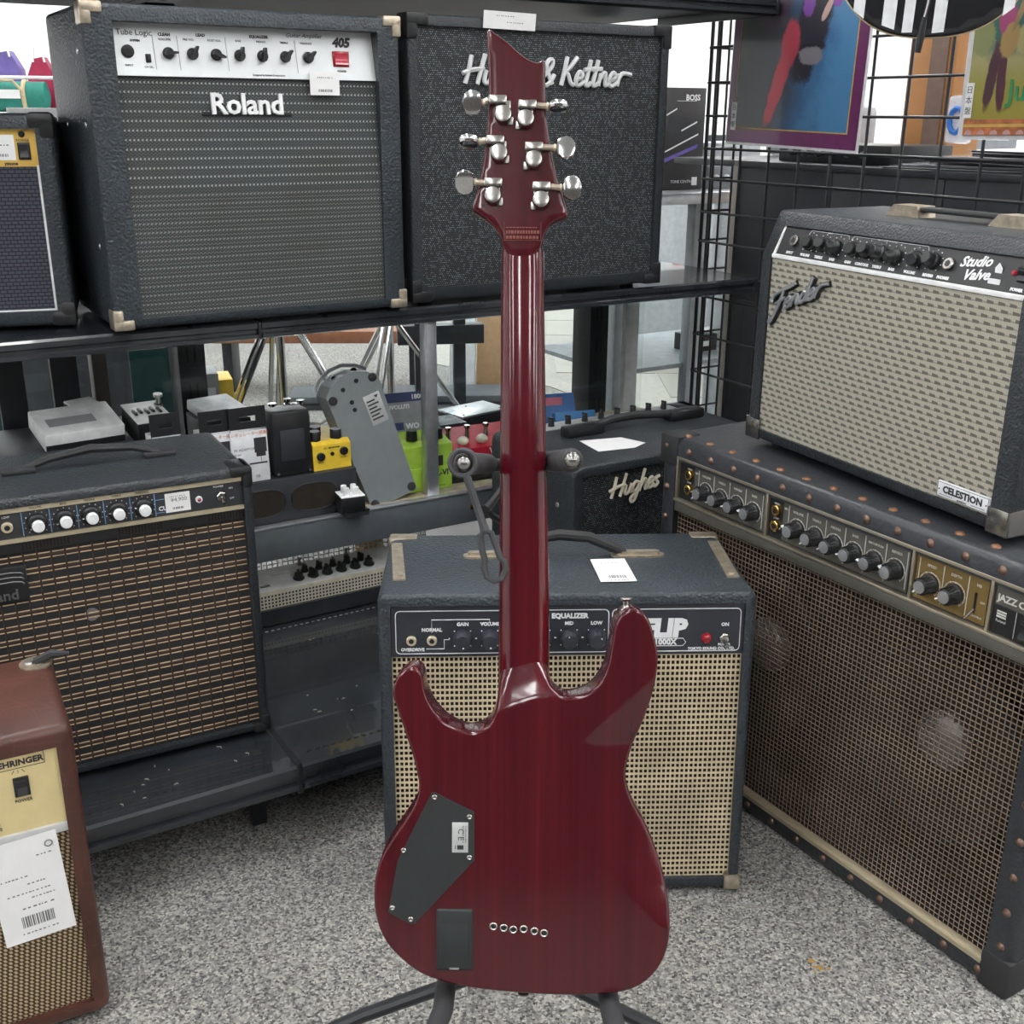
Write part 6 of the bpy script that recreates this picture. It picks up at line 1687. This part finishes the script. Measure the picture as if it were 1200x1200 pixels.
MB().box(-.16, .16, 0, .3, 0, 1.0, .004).build('carcass', 'grey_board', t); MB().box(-.14, .14, -.004, .002, .02, .86, .002).build('door', 'grey_board', t)
t = thing('white_board', 'white board leaning behind the small yellow-panel amplifier', 'board', (-1.10, 2.83, 1.0005), 20, 6)
MB().box(-.10, .045, 0, .006, 0, .11, .001).build('panel', 'white_paint', t); MB().box(-.101, .046, .006, .012, .0, .004).build('ledge', 'mid_grey', t)
t = thing('speaker_box', 'small black speaker box between the two left amplifiers', 'speaker', W(-.455, .36, .7512), SYAW)
MB().box(-.06, .035, 0, .06, .0, .150, .006).build('shell', 'dark_panel', t); MB().lathe([(0, .014), (.003, .013), (.0, .006)], (.008, 0, .12), (0, -1, 0), 18).build('tweeter', 'pale_grey', t)

# ================================================================ drum hardware and floor goods seen through the case
def chrome_stand(x, y, h, label, rot=0, lean=0):
    t = thing('drum_stand', label, 'drum stand', (x, y, 0), rot)
    for k in range(3):
        a = rad(90 + 120 * k)
        lg = MB(); e = Vector((.34 * math.cos(a), .34 * math.sin(a), .01)); s_ = Vector((0, 0, h * .62)); o = Vector((-math.sin(a) * .012, math.cos(a) * .012, 0))
        lg.tube([s_ + o, e + o], .008, 8); lg.tube([s_ - o, e - o], .008, 8); lg.tube([Vector((0, 0, h * .22)), e * .55 + s_ * .45 * .62], .006, 8)
        l_ = lg.build('leg', 'chrome', t); MB().ball(e, .017, 10, 6).build('foot', 'black_rubber', l_)
    MB().cyl((0, 0, h * .15), (lean, 0, h), .013, n=12).build('tube', 'chrome', t); MB().lathe([(0, .022), (.04, .022), (.045, .016)], (0, 0, h * .6), (0, 0, 1), 12).build('collar', 'black_plastic', t)
    MB().tube([(.02, 0, h * .63), (.05, 0, h * .64)], [.006, .012], 8).build('wing_bolt', 'chrome', t)
chrome_stand(-.70, 3.35, .95, 'chrome double-braced drum stand seen through the case behind the tall black adaptor', 20)
chrome_stand(-.40, 3.62, .80, 'chrome double-braced drum stand seen through the case above the grey wah', 50)
t = thing('bench', 'low brown wooden bench beyond the glass', 'bench', (-.78, 4.55, 0), 2)
MB().box(-.45, .42, 0, .25, .215, .265, .003).build('top', 'bench_wood', t)
for x in (-.4, .37): MB().box(x - .02, x + .02, .05, .2, 0, .215, .002).build('leg', 'dark_panel', t)
t = thing('keyboard_stand', 'black folding stand beyond the glass right of the aluminium post', 'stand', (-.27, 4.14, 0), 10)
for x in (-.075, .07): MB().box(x - .022, x + .022, -.02, .02, 0, .78, .002).build('post', 'black_metal', t)
MB().box(-.16, .16, -.03, .03, .30, .37, .002).build('crossbar', 'black_metal', t); MB().box(-.2, .2, -.14, .14, 0, .03, .003).build('base', 'black_metal', t)
t = thing('leaning_board', 'white board leaning on a wooden crate beyond the glass', 'board', (-.20, 4.62, 0), -8, 8)
MB().box(-.07, .04, 0, .02, .0, .42, .002).build('panel', 'white_paint', t); MB().box(.045, .18, .0, .10, 0, .40, .003).build('crate', 'bench_wood2', t)
t = thing('floor_case', 'dark carpeted case on the floor beyond the glass', 'case', (-.38, 4.32, 0), 4)
MB().box(-.5, .42, 0, .20, 0, .055, .01).build('shell', 'grey_board', t); MB().box(-.5, .42, -.004, .002, .02, .03).build('trim', 'dark_panel', t)
t = thing('drum', 'dark green bass drum lying beyond the glass on the left', 'drum', (-1.34, 3.40, 0), 15)
m = MB(); m.lathe([(0, .32), (.02, .325), (.36, .325), (.38, .32)], (0, 0, .33), (0, 1, 0), 36); m.build('shell', 'drum_green', t)
for y in (0, .38): MB().tube([(.33 * math.cos(k * PI / 20), y, .33 + .33 * math.sin(k * PI / 20)) for k in range(40)], .012, 8, closed=True).build('hoop', 'black_plastic', t)
MB().cyl((0, -.004, .33), (0, .0, .33), .06, n=24).build('port', 'pale_grey', t)
t = thing('goods_box', 'white and grey carton with yellow side beyond the glass behind the adaptor boxes', 'box', (-.87, 3.14, 0), 20)
MB().box(-.06, .03, 0, .12, 0, .40, .002).build('carton', 'box_grey', t); MB().box(.03, .07, .0, .12, 0, .38, .002).build('yellow_side', 'pedal_yellow', t); MB().box(-.05, .02, -.001, .001, .24, .36).build('label', 'white_paint', t)
# goods far behind the grid and the showcase
t = thing('shop_counter', 'long white counter in the bright background behind the wire grid', 'counter', (1.75, 5.0, 0), -12)
MB().box(-1.3, 1.6, 0, .5, .0, .86, .004).build('carcass', 'pale_grey', t); MB().box(-1.33, 1.63, -.03, .52, .86, .90, .004).build('worktop', 'white_paint', t)
for i, (x, w_, h_, mt, lab) in enumerate(((-1.18, .16, .20, 'sign_blue', 'blue carton on the white counter behind the showcase'), (-.98, .10, .16, 'goods_red', 'narrow red carton on the white counter'), (-.84, .12, .12, 'dark_panel', 'dark carton on the white counter beside the red carton'), (-.30, .22, .24, 'pale_grey', 'pale grey printer on the white counter behind the grid'), (.02, .10, .30, 'goods_red', 'tall red carton on the white counter behind the grid'), (.30, .20, .20, 'mid_grey', 'mid grey carton on the white counter near the pillar'), (.62, .14, .26, 'pedal_yellow', 'yellow carton on the white counter right of the pillar'), (.85, .16, .18, 'sign_blue', 'blue carton on the white counter right of the pillar'))):
    o = thing('goods_box', lab, 'box', (1.75 + x * math.cos(rad(-12)), 5.0 + x * math.sin(rad(-12)) + .12, .9005), -12)
    MB().box(-w_ / 2, w_ / 2, 0, .16, 0, h_, .003).build('carton', mt, o); MB().box(-w_ / 3, w_ / 3, -.001, .001, h_ * .55, h_ * .8).build('label', 'paper', o, smooth=0)
# carpet stains
fl = bpy.data.objects['floor']
for x, y in ((.435, 1.245), (.475, .925), (.57, 1.12)):
    m = MB()
    for k in range(7):
        a, b = x + random.uniform(-.02, .02), y + random.uniform(-.012, .012)
        m.ball((a, b, .0), random.uniform(.002, .006), 7, 4, (1, .8, .15))
    m.build('stain', 'stain_orange', fl, kind='stuff')

# lettering and rows of marks too small to pick apart count as stuff
for o in COL.objects:
    if o.parent and o.name.split('.')[0] in ('panel_lettering', 'lettering', 'panel_lines', 'divider_lines', 'vent_slots', 'printing', 'trim_lettering', 'black_lettering', 'badge_lettering', 'badge_mark', 'frets', 'strings', 'serial_stamp', 'label_print', 'sticker_print', 'badge_relief', 'orange_lettering'):
        o['kind'] = 'stuff'
